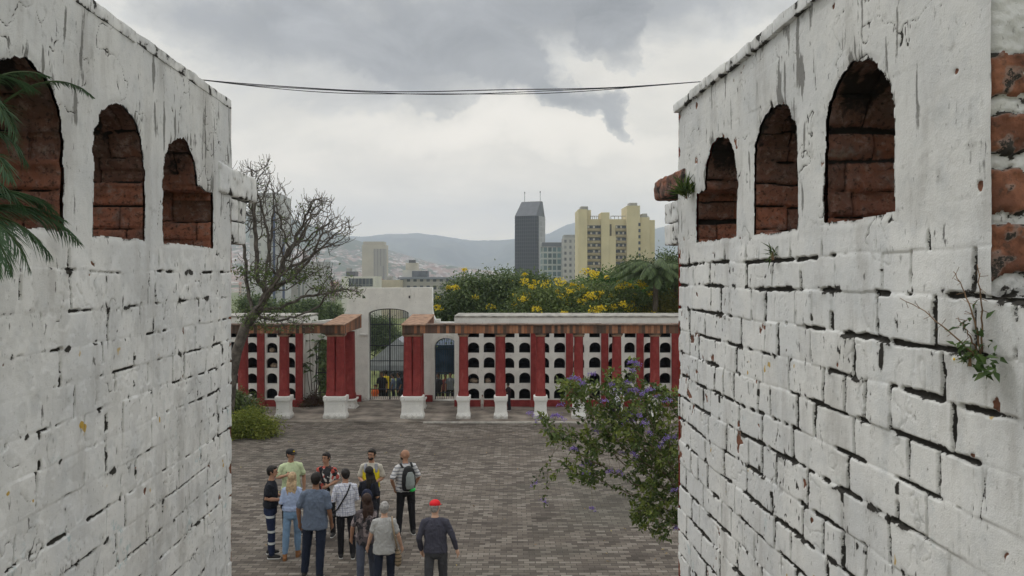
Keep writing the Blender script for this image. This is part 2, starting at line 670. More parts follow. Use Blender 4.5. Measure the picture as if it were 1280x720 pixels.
def reveal(side, w, T, pts, lines, seed, sill):
    """the inner surface of an opening, brick courses showing"""
    n = len(pts)
    depth = np.arange(0.0, T + 1e-6, .005)
    c = pts.mean(0)
    tang = np.roll(pts, -1, 0) - np.roll(pts, 1, 0)
    # smooth normals pointing into the opening
    for _ in range(3):
        tang = (tang + np.roll(tang, 1, 0) + np.roll(tang, -1, 0)) / 3
    nrm = np.stack([-tang[:, 1], tang[:, 0]], -1)
    nrm /= np.linalg.norm(nrm, axis=1, keepdims=True) + 1e-9
    d, t = np.meshgrid(np.arange(n), depth)
    Pd, Ph = pts[d, 0], pts[d, 1]
    Nd, Nh = nrm[d, 0], nrm[d, 1]
    rng = np.random.default_rng(seed)
    lines = np.array(sorted(lines)) + rng.uniform(-.006, .006, len(lines))
    Hw = Ph + (fbm(t * 9, Ph * 5, seed, 3) - .5) * .02
    idx = np.searchsorted(lines, Hw)
    lo, hi = lines[np.clip(idx - 1, 0, len(lines) - 1)], lines[np.clip(idx, 0, len(lines) - 1)]
    ls = rng.uniform(.35, 1, len(lines) + 1)
    dist = np.minimum(np.abs(Hw - lo), np.abs(hi - Hw))
    near = np.where(np.abs(Hw - lo) < np.abs(hi - Hw), np.clip(idx - 1, 0, None), np.clip(idx, 0, len(lines) - 1))
    st = ls[near]
    wdt = np.where(rng.random(len(lines) + 1) < .25, .011, .0032)[near] * (.6 + .9 * fbm(t * 30, Ph * 4, seed + 3, 3))
    jh = np.exp(-(dist / wdt) ** 2) * st
    vo = rng.uniform(.05, .2, 60)[np.clip(idx, 0, 59)]
    jv = np.exp(-((t - vo) / .0028) ** 2) * .6
    J = np.maximum(jh, jv)
    tone = rng.random(200)[np.clip(idx * 2 + (t > vo), 0, 199)]
    off = (rng.random(200)[np.clip(idx * 2 + (t > vo) + 60, 0, 199)] - .5) * .016
    tone = tone * .75 * sst(Ph, sill + .48, sill + .1) + .27 * sst(Ph, sill + .34, sill + .02) + .02 + .25 * fbm(t * 20, Ph * 20, seed, 3)
    rel = off - J * .03 + (fbm(t * 34 + d * .06, Ph * 34, seed + 1, 5) - .5) * .016
    rel *= sst(t, 0, .012)
    X, H = Pd + Nd * rel, Ph + Nh * rel
    W = w + side * (t + .013)
    V = corr(W, X, H).reshape(-1, 3)
    white = sst(fbm(t * 14, Ph * 14 + 3, seed + 2, 3), .50, .95) * .8
    soot_shade = sst(Ph, sill + .2, sill + .42) * sst(fbm(t * 12, Ph * 12, seed + 5, 4), .34, .6) * .75  # soot plus the arch's shade put into the colour, darker towards the head
    mask = np.stack([np.maximum(J * 1.3, soot_shade), np.clip(tone, 0, 1), white, t * 0 + 1], -1).reshape(-1, 4)
    m = len(depth)
    i = np.arange(m * n).reshape(m, n)
    j = np.roll(i, -1, 1)
    Fq = np.stack([i[:-1], j[:-1], j[1:], i[1:]], -1).reshape(-1, 4)
    return V, Fq, mask


def rough_block(c, size, seed, res=.012, r=.012, amp=.008, M=None, chip=0.0):
    """an old hand made brick: rounded, lumpy, never quite square"""
    hx, hy, hz = [s / 2 for s in size]
    V, Fs = [], []

    def grid(o, u, v, nu, nv):
        b = len(V)
        for i in range(nu + 1):
            for j in range(nv + 1):
                V.append(o + u * (i / nu) + v * (j / nv))
        for i in range(nu):
            for j in range(nv):
                a = b + i * (nv + 1) + j
                Fs.append((a, a + nv + 1, a + nv + 2, a + 1))
    n = [max(3, int(s / res)) for s in size]
    X, Y, Z = Vector((2 * hx, 0, 0)), Vector((0, 2 * hy, 0)), Vector((0, 0, 2 * hz))
    o = Vector((-hx, -hy, -hz))
    grid(o, Y, X, n[1], n[0])
    grid(o + Z, X, Y, n[0], n[1])
    grid(o, X, Z, n[0], n[2])
    grid(o + Y, Z, X, n[2], n[0])
    grid(o, Z, Y, n[2], n[1])
    grid(o + X, Y, Z, n[1], n[2])
    out, mask = [], []
    for p in V:
        q = Vector((max(-hx + r, min(hx - r, p.x)), max(-hy + r, min(hy - r, p.y)), max(-hz + r, min(hz - r, p.z))))
        d = p - q
        if d.length > 1e-6:
            d.normalize()
        p2 = q + d * r
        s = Vector((seed * 3.7, seed * 1.3, seed * 7.1))
        k = mnoise.fractal(p2 * 9 + s, .8, 2, 4) * amp + mnoise.noise(p2 * 40 + s) * amp * .3
        p2 = p2 + (d if d.length > 0 else Vector((0, 0, 0))) * k
        k2 = mnoise.noise(p2 * 5 + s) * amp
        p2 += Vector((k2, k2 * .5, -k2 * .6))
        if M is not None:
            p2 = M @ p2
        out.append(p2 + Vector(c))
        e = mnoise.fractal(p2 * 14 + s, .7, 2, 4)
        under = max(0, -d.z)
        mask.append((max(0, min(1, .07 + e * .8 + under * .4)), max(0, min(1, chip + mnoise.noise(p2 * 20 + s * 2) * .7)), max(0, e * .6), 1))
    return np_mesh('block', [tuple(v) for v in out], Fs, {'mask': mask})


def corr_block(name, parent, w0, w1, d0, d1, h0, h1, seed, mat, amp=.007, r=.012, tilt=0, res=.012, chip=-.05):
    c = corr(np.array((w0 + w1) / 2), np.array((d0 + d1) / 2), np.array((h0 + h1) / 2))
    M = Matrix.Rotation(YAW, 3, 'Z') @ Matrix.Rotation(tilt, 3, 'Y')
    me = rough_block(Vector(c), (abs(w1 - w0), abs(d1 - d0), abs(h1 - h0)), seed, res, r, amp, M, .5 if mat is M_BRICK else chip)
    return link(name, me, mat, parent)


HTOP = .86
T_WALL = .36


def merged_grid(a, b, s0, s1):
    out = [a]
    while out[-1] < b:
        f = (out[-1] - a) / (b - a)
        out.append(out[-1] + s0 + (s1 - s0) * f)
    out[-1] = b
    return np.array(out)


def tower_wall(side, w, holes_spec, lines, seed, d_near, d_far, label, strength_fn, chip_fn, ledge=None):
    base = corr(np.array(w + side * T_WALL / 2), np.array(2.4), np.array(-CAMZ))
    root = thing('tower_wall', Vector(base), label, 'wall', rz=0)
    holes = [opening(*h[:4], step=h[4], seed=seed + i) for i, h in enumerate(holes_spec)]
    dg = merged_grid(d_near, d_far, .0034, .006)
    hg = np.concatenate([np.array([-CAMZ, -4, -3, -2.2]), np.arange(-1.7, HTOP, .0037), [HTOP]])
    V, Fq, mk = wall_face(side, w, dg, hg, holes, lines, seed, strength_fn, chip_fn, ledge)
    link('painted_face', np_mesh('painted_face', V, Fq, {'mask': mk}), M_PAINT, root)
    inlines = np.arange(-.6, 1.0, .088) + .155
    for i, (hp, spec) in enumerate(zip(holes, holes_spec)):
        # slightly wider than the hole in the face, so no light leaks
        c = hp.mean(0)
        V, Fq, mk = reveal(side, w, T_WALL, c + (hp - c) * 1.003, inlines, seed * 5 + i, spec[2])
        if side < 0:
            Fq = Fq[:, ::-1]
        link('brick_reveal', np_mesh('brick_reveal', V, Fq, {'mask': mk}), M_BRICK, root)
    # the other side of the wall, coarser
    dgc = np.unique(np.concatenate([np.arange(d_near, d_far, .02), [d_far]]))
    hgc = np.concatenate([np.arange(-CAMZ, -.2, .2), np.arange(-.2, HTOP, .02), [HTOP]])
    D, Hh = np.meshgrid(dgc, hgc)
    sh = D.shape
    D, Hh = D.ravel(), Hh.ravel()
    sd = np.full(D.shape, 1.)
    for p in holes:
        sd = np.minimum(sd, poly_sdf(p, D, Hh))
    V = corr(w + side * (T_WALL - .004) + (fbm(D * 8, Hh * 8, 3, 3) - .5) * .008, D, Hh)
    i = np.arange(D.size).reshape(sh)
    Fq = np.stack([i[:-1, :-1], i[:-1, 1:], i[1:, 1:], i[1:, :-1]], -1).reshape(-1, 4)
    ins = sd < 0
    if ledge is not None:
        ins |= (D < ledge[0]) & (Hh > ledge[1])
    Fq = Fq[ins[Fq].sum(1) < 3]
    mk = np.zeros((len(V), 4))
    link('outer_face', np_mesh('outer_face', V, Fq, {'mask': mk}), M_PAINT, root)
    # far end face towards the courtyard: red paint over brick
    wv = np.arange(0, T_WALL + .001, .008)
    hv = np.concatenate([np.arange(-CAMZ, -1.7, .2), np.arange(-1.7, HTOP, .008), [HTOP]])
    Wg, Hg = np.meshgrid(wv, hv)
    shp = Wg.shape
    Wg, Hg = Wg.ravel(), Hg.ravel()
    rr = (fbm(Wg * 12, Hg * 14, seed, 4) - .5) * .03
    V = corr(w + side * Wg, d_far + rr * sst(Wg, 0, .03), Hg)
    i = np.arange(Wg.size).reshape(shp)
    Fq = np.stack([i[:-1, :-1], i[:-1, 1:], i[1:, 1:], i[1:, :-1]], -1).reshape(-1, 4)
    link('end_face', np_mesh('end_face', V, Fq), M_RED if side > 0 else plain('old red brick edge', (.25, .11, .07), .85, .4, 14, .4), root)
    if ledge is None:      # closed near end
        nb = MB()
        q = [corr(np.array(w + side * a), np.array(d_near + .002), np.array(b)) for a, b in ((.004, -CAMZ), (T_WALL - .008, -CAMZ), (T_WALL - .008, HTOP - .01), (.004, HTOP - .01))]
        nb.add(q, [(0, 1, 2, 3)])
        nb.build('near_end', plain('weathered wall top', (.3, .29, .27), .9, .3, 8, .3), root)
    else:
        nb = MB()
        q = [corr(np.array(w + side * a), np.array(d_near + .002), np.array(b)) for a, b in ((.004, -CAMZ), (T_WALL - .008, -CAMZ), (T_WALL - .008, ledge[1] - .012), (.004, ledge[1] - .012))]
        nb.add(q, [(0, 1, 2, 3)])
        nb.build('near_end', plain('weathered wall top', (.3, .29, .27), .9, .3, 8, .3), root)
    # top
    zt = HTOP - .004
    tb = MB()
    q = [corr(np.array(w + side * a), np.array(b), np.array(zt)) for a, b in ((0.01, (ledge[0] if ledge else d_near)), (T_WALL, (ledge[0] if ledge else d_near)), (T_WALL, d_far), (0.01, d_far))]
    tb.add(q, [(0, 1, 2, 3)])
    tb.build('wall_top', plain('weathered wall top', (.3, .29, .27), .9, .3, 8, .3), root)
    return root, holes


# right hand wall ----------------------------------------------------
WR, WL = 1.05, -1.20


def s_right(D, H):
    s = sst(H, .18, .02)
    s = s * (.85 + .5 * fbm(D * 1.6, H * 1.6, 2, 2)) * (.6 + .4 * sst(D, 1.25, 2.0))
    s = np.maximum(s, .8 * np.exp(-((H + .045) / .03) ** 2))
    s = s * (1 - .65 * sst(H, -.28, -.6) * sst(D, 2.2, 1.5))
    return np.clip(np.maximum(s, .10), 0, 1)


def c_right(D, H):
    return -.06 + .16 * np.exp(-(3.86 - D) / .06) + .05 * sst(D, 3.1, 3.8) * sst(H, .0, -.4) + .02 * sst(D, 2.6, 3.2)


rlines = [-1.75, -1.63, -1.52, -1.405, -1.29, -1.175, -1.06, -.95, -.838, -.725, -.61, -.5, -.385, -.272, -.16, -.045, .055, .155, .27, .385, .50, .62, .74, .80]
RH = [(1.863, 2.242, .155, .589, None), (2.429, 2.825, .150, .595, None), (3.008, 3.43, .155, .594, (3.555, .39))]
right_wall, _ = tower_wall(1, WR, RH, rlines, 11, .75, 3.86,
                           'whitewashed brick tower wall with open dark mortar joints, beside the purple shrub',
                           s_right, c_right, ledge=(1.50, -.045))


def s_left(D, H):
    s = sst(H, .16, .0) * (.30 + .55 * sst(fbm(D * 2.0, H * 2.0, 5, 2), .38, .62)) + .3 * sst(H, -.3, -.9) * sst(D, 2.2, 3.2)
    s = s * (.25 + 1.05 * sst(fbm(D * 17, H * 17, 6, 3), .40, .58))
    return np.clip(np.maximum(s * .95, .06), 0, 1)


def c_left(D, H):
    return -.085 + .19 * np.exp(-(3.9 - D) / .05) * sst(H, 0, -.5)


llines = [-1.75, -1.64, -1.53, -1.42, -1.31, -1.2, -1.09, -.98, -.87, -.76, -.65, -.54, -.43, -.32, -.21, -.1, .02, .13, .25, .37, .5, .62, .74]
LH = [(1.94, 2.33, .13, .585, None), (2.51, 2.90, .13, .59, None), (3.064, 3.443, .13, .572, (3.64, .39))]
left_wall, _ = tower_wall(-1, WL, LH, llines, 23, 1.25, 3.90,
                          'smoother whitewashed brick tower wall with palm fronds hanging out of its nearest opening',
                          s_left, c_left)

# near end of the right parapet: bare brick and lime bands facing the passage
def near_end():
    wv = np.arange(0, T_WALL + .001, .004)
    hv = np.arange(-.045, HTOP + .001, .004)
    W, H = np.meshgrid(wv, hv)
    shp = W.shape
    W, H = W.ravel(), H.ravel()
    # bands: (from, to, brick 0..1)
    bands = [(-.045, -.005, 0), (-.005, .095, 1), (.095, .125, .0), (.125, .215, 1), (.215, .255, 0), (.255, .335, 1), (.335, .375, 0), (.375, .455, 1), (.455, HTOP + .1, 0)]
    Hw = H + (fbm(W * 9, H * 9, 2, 4) - .5) * .04 + (fbm(W * 40, H * 40, 3, 3) - .5) * .02
    b = np.zeros(W.shape)
    edge = np.full(W.shape, 1.)
    tone = np.zeros(W.shape)
    for k, (a, c, v) in enumerate(bands):
        m = (Hw >= a) & (Hw < c)
        b[m] = v
        tone[m] = [.5, .45, .5, .5, .6, .95, .5, .8, .5][k]
        edge = np.minimum(edge, np.abs(Hw - a))
    frac = fbm(W * 10, H * 14, 4, 4)
    b = b * sst(frac, .25, .40)
    rel = -.014 * (1 - b) + (fbm(W * 24, H * 24, 5, 5) - .5) * .026 - np.exp(-(edge / .006) ** 2) * .006
    dcoord = 1.50 - rel - .004
    dcoord = dcoord + .012 * np.exp(-W / .01)
    V = corr(WR + .001 + W, dcoord, H)
    mask = np.stack([np.exp(-(edge / .004) ** 2) * .7 * sst(fbm(W * 30, H * 30, 6, 3), .4, .55) + sst(fbm(W * 26, H * 34, 7, 4), .58, .72) * .55, b * 1.1, sst(fbm(W * 30, H * 9, 1, 4), .6, .8), W * 0], -1)
    i = np.arange(W.size).reshape(shp)
    Fq = np.stack([i[:-1, :-1], i[:-1, 1:], i[1:, 1:], i[1:, :-1]], -1).reshape(-1, 4)
    link('bare_brick_end', np_mesh('bare_brick_end', V, Fq, {'mask': mask}), M_PAINT, right_wall)
    # broad sill it stands on
    d0 = np.arange(.75, 1.501, .006)
    w0 = np.arange(0, T_WALL, .006)
    W, D = np.meshgrid(w0, d0)
    shp = W.shape
    W, D = W.ravel(), D.ravel()
    V = corr(WR + W, D, -.046 + (fbm(W * 14, D * 14, 3, 4) - .5) * .014 - .01 * np.exp(-W / .008))
    mask = np.stack([sst(fbm(W * 9, D * 9, 6, 4), .45, .6), W * 0, W * 0, W * 0], -1)
    i = np.arange(W.size).reshape(shp)
    Fq = np.stack([i[:-1, :-1], i[:-1, 1:], i[1:, 1:], i[1:, :-1]], -1).reshape(-1, 4)
    link('ledge', np_mesh('ledge', V, Fq, {'mask': mask}), M_PAINT, right_wall)


near_end()

# coping tiles
for (root, side, w, dn, df, ov, sd) in ((right_wall, 1, WR, 1.5, 3.89, .016, 5), (left_wall, -1, WL, 1.25, 3.905, .002, 9)):
    rng = random.Random(sd)
    d = df
    k = 0
    while d > dn:
        L = rng.choice((.27, .25, .29, .22)) if side > 0 else rng.choice((.5, .6, .42))
        a = max(dn, d - L)
        z = rng.uniform(-.006, .004)
        corr_block('coping_stone', root, w - side * (ov + rng.uniform(0, .006)), w + side * (T_WALL + .01), a + .004, d - .003, HTOP - .028 + z, HTOP + .014 + z, sd * 10 + k, M_PAINT, .005, .004, res=.010)
        d = a
        k += 1

# corbel bands at the far corners
M_PB = plain('paint chipped brick', (.6, .6, .58), .8, .2, 8, .3)
for side, w, root, s0 in ((1, WR, right_wall, 40), (-1, WL, left_wall, 70)):
    dd = [3.865, 4.0, 4.13] if side > 0 else [3.905, 4.02, 4.14]
    k = 0
    hh = [(.165, .275), (.28, .39)]
    for a, b in hh:
        for i in range(2):
            x0, x1 = dd[i], dd[i + 1]
            corr_block('corbel_brick', root, w - side * .002 - side * .004 * i, w + side * T_WALL, x0 + .002, x1 - .002, a, b, s0 + k, M_PAINT, .004, .008)
            k += 1
    # second, lower step
    corr_block('corbel_brick', root, w + side * .012, w + side * T_WALL, dd[0] - .004, dd[0] + .05, .06, .155, s0 + 9, M_BRICK, .006, .01)
corr_block('corbel_cap', right_wall, WR - .012, WR + T_WALL, 3.72, 4.34, .425, .535, 55, M_BRICK, .012, .02, res=.01)
corr_block('corbel_cap', left_wall, WL + .016, WL - T_WALL, 3.70, 4.30, .40, .54, 56, M_PAINT, .006, .014, res=.01)
# ------------------------------------------------------------------ leaves, fronds, branches
def leaves_mesh(name, pos, dirs, nrm, L, W, tone, fold=.25):
    """many pointed leaves: 6 vertices and 4 faces (as quads) each"""
    pos, dirs, nrm = [np.asarray(a, float) for a in (pos, dirs, nrm)]
    n = len(pos)
    L = np.broadcast_to(L, n)[:, None]
    W = np.broadcast_to(W, n)[:, None]
    dirs = dirs / (np.linalg.norm(dirs, axis=1, keepdims=True) + 1e-9)
    side = np.cross(dirs, nrm)
    side /= np.linalg.norm(side, axis=1, keepdims=True) + 1e-9
    up = np.cross(side, dirs)
    a = pos
    b = pos + dirs * L * .45 - up * L * .02
    c = pos + dirs * L - up * L * .18
    l = pos + dirs * L * .42 + side * W * .5 + up * W * fold
    r = pos + dirs * L * .42 - side * W * .5 + up * W * fold
    V = np.stack([a, b, c, l, r], 1).reshape(-1, 3)
    o = np.arange(n)[:, None] * 5
    T = np.concatenate([o + np.array([[0, 1, 3]]), o + np.array([[1, 2, 3]]), o + np.array([[0, 4, 1]]), o + np.array([[1, 4, 2]])])
    return np_mesh(name, V, T, {'tone': np.repeat(tone, 5)})


def rand_unit(n, rng):
    v = rng.normal(size=(n, 3))
    return v / np.linalg.norm(v, axis=1, keepdims=True)


def crown(name, ells, n_clump, per, csize, L, rng, parent, mat, shell=.75):
    """leaf clumps through a union of ellipsoids (centre, radii); returns clump centres"""
    vol = np.array([r[0] * r[1] * r[2] for c, r in ells]) ** .8
    pick = rng.choice(len(ells), n_clump, p=vol / vol.sum())
    C = np.array([ells[i][0] for i in pick], float)
    R = np.array([ells[i][1] for i in pick], float)
    u = rand_unit(n_clump, rng)
    rad = shell + (1 - shell) * rng.random((n_clump, 1)) ** .5
    inner = rng.random((n_clump, 1)) < .25
    rad = np.where(inner, rng.random((n_clump, 1)) * shell, rad)
    rad *= 1 + .12 * rng.normal(size=(n_clump, 1))
    cc = C + u * R * rad
    sz = csize * rng.uniform(.55, 1.35, n_clump)
    ct = rng.uniform(.1, .9, n_clump)
    p = np.repeat(cc, per, 0)
    off = rng.normal(size=(n_clump * per, 3)) * np.array([1, 1, .6]) * np.repeat(sz, per)[:, None] * .6
    p = p + off
    d = off / (np.linalg.norm(off, axis=1, keepdims=True) + 1e-6) + rand_unit(len(p), rng) * .8 + np.array([0, 0, -.15])
    nn = rand_unit(len(p), rng) * .7 + np.array([0, 0, .8])
    tone = np.clip(np.repeat(ct, per) + rng.normal(size=len(p)) * .16, 0, 1)
    LL = L * rng.uniform(.6, 1.3, len(p))
    me = leaves_mesh(name, p, d, nn, LL, LL * .5, tone)
    link(name, me, mat, parent, smooth=False)
    return cc, u


def colonize(root, attract, step, infl, kill, iters, seed=1, stem=None, bias=(0, 0, .0)):
    rng = np.random.default_rng(seed)
    nodes = [np.array(root, float)]
    par = [-1]
    if stem is not None:
        for q in stem:
            q = np.array(q, float)
            a = nodes[-1]
            m = max(1, int(np.linalg.norm(q - a) / step))
            for i in range(1, m + 1):
                par.append(len(nodes) - 1)
                nodes.append(a + (q - a) * i / m)
    A = np.array(attract, float)
    N = np.array(nodes)
    d = np.linalg.norm(A[:, None] - N[None], axis=2)
    near = d.argmin(1)
    nd = d.min(1)
    bias = np.array(bias)
    for it in range(iters):
        act = nd < infl
        if not act.any():
            break
        new = []
        for k in np.unique(near[act]):
            v = A[act & (near == k)] - nodes[k]
            v = (v / (np.linalg.norm(v, axis=1, keepdims=True) + 1e-9)).sum(0)
            v = v / (np.linalg.norm(v) + 1e-9) + rng.normal(size=3) * .22 + bias
            v /= np.linalg.norm(v) + 1e-9
            new.append((k, nodes[k] + v * step))
        base = len(nodes)
        for k, p in new:
            par.append(int(k))
            nodes.append(p)
        Nn = np.array([p for _, p in new])
        dn = np.linalg.norm(A[:, None] - Nn[None], axis=2)
        m = dn.min(1)
        am = dn.argmin(1)
        better = m < nd
        near = np.where(better, am + base, near)
        nd = np.where(better, m, nd)
        keep = nd > kill
        A, near, nd = A[keep], near[keep], nd[keep]
        if len(A) == 0:
            break
    return np.array(nodes), np.array(par)


def branch_mesh(nodes, par, tip=.008, power=2.3, n=6, rmax=None, thick=1.0):
    N = len(nodes)
    ch = [[] for _ in range(N)]
    for i in range(1, N):
        ch[par[i]].append(i)
    r = np.zeros(N)
    for i in range(N - 1, -1, -1):
        r[i] = tip if not ch[i] else (sum(r[c] ** power for c in ch[i])) ** (1 / power)
    r = r * thick
    if rmax:
        r = np.minimum(r, rmax)
    mb = MB()
    stack = [0]
    while stack:
        s = stack.pop()
        for first in ch[s]:
            pass
        path = [s] if par[s] < 0 else [par[s], s]
        i = s
        while ch[i]:
            c = sorted(ch[i], key=lambda k: -r[k])
            for o in c[1:]:
                stack.append(o)
            i = c[0]
            path.append(i)
        if len(path) > 1:
            rr = [r[p] for p in path]
            if par[path[0]] >= 0 or len(path) > 2:
                rr[0] = rr[1] if path[0] != 0 else rr[0]
            mb.tube([nodes[p] for p in path], rr, n=n if rr[0] > tip * 2.5 else 4, cap=False)
    tips = [i for i in range(N) if not ch[i]]
    return mb, r, tips, ch


def frond(p0, p1, p2, n, leaf_len, leaf_w, rng, droop=.35, spread=1.0, rach=.006):
    """one feather leaf along a bent rachis; returns leaf arrays and the rachis points"""
    p0, p1, p2 = [np.array(p, float) for p in (p0, p1, p2)]
    t = np.linspace(.12, 1, n)
    f = lambda s: (1 - s)[:, None] ** 2 * p0 + 2 * ((1 - s) * s)[:, None] * p1 + (s ** 2)[:, None] * p2
    pos = f(t)
    tan = f(np.minimum(t + .01, 1.01)) - f(t - .01)
    tan /= np.linalg.norm(tan, axis=1, keepdims=True)
    up = np.array([0, 0, 1.0])
    side = np.cross(tan, up)
    side /= np.linalg.norm(side, axis=1, keepdims=True) + 1e-9
    PP, DD, NN, LL = [], [], [], []
    prof = np.sin(np.clip(t * .9 + .1, 0, 1) * PI) ** .6 * .85 + .15
    for sg in (-1, 1):
        d = tan * (.55 + .5 * t[:, None]) + side * sg * spread - up * (droop + rng.random((n, 1)) * .25) + rng.normal(size=(n, 3)) * .08
        PP.append(pos)
        DD.append(d)
        NN.append(np.cross(side * sg, tan) * sg + up * .5)
        LL.append(leaf_len * prof * rng.uniform(.8, 1.1, n))
    return np.concatenate(PP), np.concatenate(DD), np.concatenate(NN), np.concatenate(LL), f(np.linspace(0, 1, 14))


# ------------------------------------------------------------------ ground
def terrain_z(y):
    ys = [-4000, 33.7, 34.3, 36, 40, 50, 60, 66, 90, 150, 400, 9000]
    zs = [-.01, -.01, -.72, -.85, -1.4, -2.1, -3.1, -4.2, -6, -10, -14, -14]
    return np.interp(y, ys, zs)


def ground():
    xs = np.concatenate([-np.geomspace(30, 5800, 14)[::-1], np.linspace(-28, 28, 29), np.geomspace(30, 5800, 14)])
    ys = np.concatenate([[-1900, -1000, -200, -50, 0, 20, 33, 33.7], np.linspace(34, 70, 40), np.geomspace(72, 4600, 22)])
    X, Y = np.meshgrid(xs, ys)
    Z = terrain_z(Y) + np.where(Y > 36, (fbm(X * .2, Y * .2, 3, 3) - .5) * .25, 0)
    i = np.arange(X.size).reshape(X.shape)
    Fq = np.stack([i[:-1, :-1], i[:-1, 1:], i[1:, 1:], i[1:, :-1]], -1).reshape(-1, 4)
    t = NT('grass and soil')
    c = t.coord()
    n1 = t.noise(c, .6, 5)
    n2 = t.noise(c, 9, 5, .7)
    col = t.mix(t.sstep(n1, .35, .65), (.10, .13, .035), (.15, .17, .05))
    col = t.mix(t.sstep(n2, .45, .8), col, (.09, .08, .05))
    m = t.fin(col, .95, t.bump(n2, .5, .05))
    tag(link('ground', np_mesh('ground', np.stack([X, Y, Z], -1).reshape(-1, 3), Fq), m), kind='structure')


ground()


def paving_mat():
    t = NT('worn concrete pavers')
    c = t.coord()
    b = t.node('ShaderNodeTexBrick', offset=.5, squash=1.0)
    t.put(b.inputs['Vector'], c)
    b.inputs['Scale'].default_value = 1.0
    b.inputs['Mortar Size'].default_value = .007
    b.inputs['Mortar Smooth'].default_value = .3
    b.inputs['Brick Width'].default_value = .215
    b.inputs['Row Height'].default_value = .108
    b.inputs['Color1'].default_value = (0, 0, 0, 1)
    b.inputs['Color2'].default_value = (1, 1, 1, 1)
    b.inputs['Mortar'].default_value = (.5, .5, .5, 1)
    tone = t.sep(b.outputs[0])[0]
    # groups of neighbouring pavers of one tone
    g = t.noise(t.mapping(c, (.9, 3.2, 1)), 1.0, 3, .6)
    g2 = t.noise(t.mapping(c, (.25, .35, 1)), 1.0, 4, .6)
    g3 = t.noise(c, 24, 4, .7)
    # stepped to whole pavers so a patch ends at a joint
    sn = t.node('ShaderNodeVectorMath', operation='SNAP')
    t.put(sn.inputs[0], c)
    sn.inputs[1].default_value = (.43, .108, 1)
    g4 = t.noise(t.mapping(sn.outputs[0], (.8, 2.4, 1)), 1.0, 3, .65)
    v = t.math('ADD', t.math('MULTIPLY', tone, .34), t.math('MULTIPLY', g, .24))
    v = t.math('ADD', v, t.math('MULTIPLY', g2, .36))
    v = t.math('ADD', v, t.math('MULTIPLY', g4, .38))
    v = t.math('ADD', v, t.math('MULTIPLY', t.math('SUBTRACT', g3, .5), .16))
    col = t.ramp(v, [(.40, (.040, .032, .026)), (.57, (.088, .074, .062)), (.72, (.145, .124, .104)), (.92, (.255, .232, .20))])
    warm = t.noise(t.mapping(c, (.5, 1.2, 1), (4, 4, 0)), 1.3, 3)
    col = t.mix(t.math('MULTIPLY', t.sstep(warm, .45, .7), .32), col, (.17, .145, .118))
    # damp and moss
    moss = t.noise(t.mapping(c, (.16, .3, 1), (2, 9, 0)), 1.0, 4, .6)
    col = t.mix(t.math('MULTIPLY', t.sstep(moss, .5, .68), .5), col, (.07, .07, .055))
    col = t.mix(t.math('MULTIPLY', b.outputs[1], .8), col, (.035, .033, .027))
    h = t.math('ADD', t.math('MULTIPLY', b.outputs[1], -1.0), t.math('MULTIPLY', tone, .45))
    nm = t.bump(h, .8, .012)
    nm = t.bump(g3, .3, .01, nm)
    return t.fin(col, .8, nm)


M_PAVE = paving_mat()
xs = np.linspace(-40, 40, 161)
ys = np.linspace(-6, 33.65, 90)
X, Y = np.meshgrid(xs, ys)
Z = .004 + (fbm(X * .35, Y * .35, 2, 3) - .5) * .05 * sst(Y, 14, 20) * sst(Y, 27, 24)
Z = np.maximum(Z, .002 + 0 * Z)
i = np.arange(X.size).reshape(X.shape)
tag(link('courtyard_paving', np_mesh('paving', np.stack([X, Y, Z], -1).reshape(-1, 3), np.stack([i[:-1, :-1], i[:-1, 1:], i[1:, 1:], i[1:, :-1]], -1).reshape(-1, 4)), M_PAVE), kind='structure')
# concrete strip under the pergola with its pale kerb line
M_STRIP = plain('old concrete floor', (.20, .175, .148), .9, .45, 1.6, .3, 0, 8)
mb = MB()
mb.box(-14, 14, 27.75, 33.6, .0, .035)
tag(mb.build('colonnade_floor', M_STRIP), kind='structure')
mb = MB()
mb.box(-3.2, 2.2, 27.60, 27.75, .0, .045)
mb.box(2.2, 9, 27.60, 27.75, .0, .043)
tag(mb.build('kerb', plain('pale kerb', (.42, .40, .36), .85, .3, 5)), kind='structure')
# the raised walk between the towers, under the camera
mb = MB()
mb.add([tuple(corr(np.array(w), np.array(d), np.array(h))) for h in (-CAMZ, -1.68) for w, d in ((-1.19, -3), (1.04, -3), (1.04, 3.7), (-1.19, 3.7))], [(0, 3, 2, 1), (4, 5, 6, 7), (0, 1, 5, 4), (1, 2, 6, 5), (2, 3, 7, 6), (3, 0, 4, 7)])
tag(mb.build('raised_walk', M_STRIP), kind='structure')

# ------------------------------------------------------------------ colonnade
M_COL = NT('faded red column paint')
_c = M_COL.coord('Object')
_n = M_COL.noise(_c, 4, 5)
_n2 = M_COL.noise(_c, 22, 5, .7)
_k = M_COL.mix(M_COL.sstep(_n, .35, .65), (.20, .026, .024), (.265, .040, .036))
_k = M_COL.mix(M_COL.math('MULTIPLY', M_COL.sstep(_n2, .55, .75), .6), _k, (.13, .035, .03))
_n3 = M_COL.noise(M_COL.mapping(_c, (7, 7, 1.3)), 1.0, 5, .65)
_k = M_COL.mix(M_COL.math('MULTIPLY', M_COL.sstep(_n3, .55, .72), .45), _k, (.36, .12, .10))
_k = M_COL.mix(M_COL.math('MULTIPLY', M_COL.sstep(M_COL.noise(_c, 30, 4, .7), .68, .74), .6), _k, (.42, .34, .30))
M_COL = M_COL.fin(_k, .6, M_COL.bump(_n2, .25, .02))


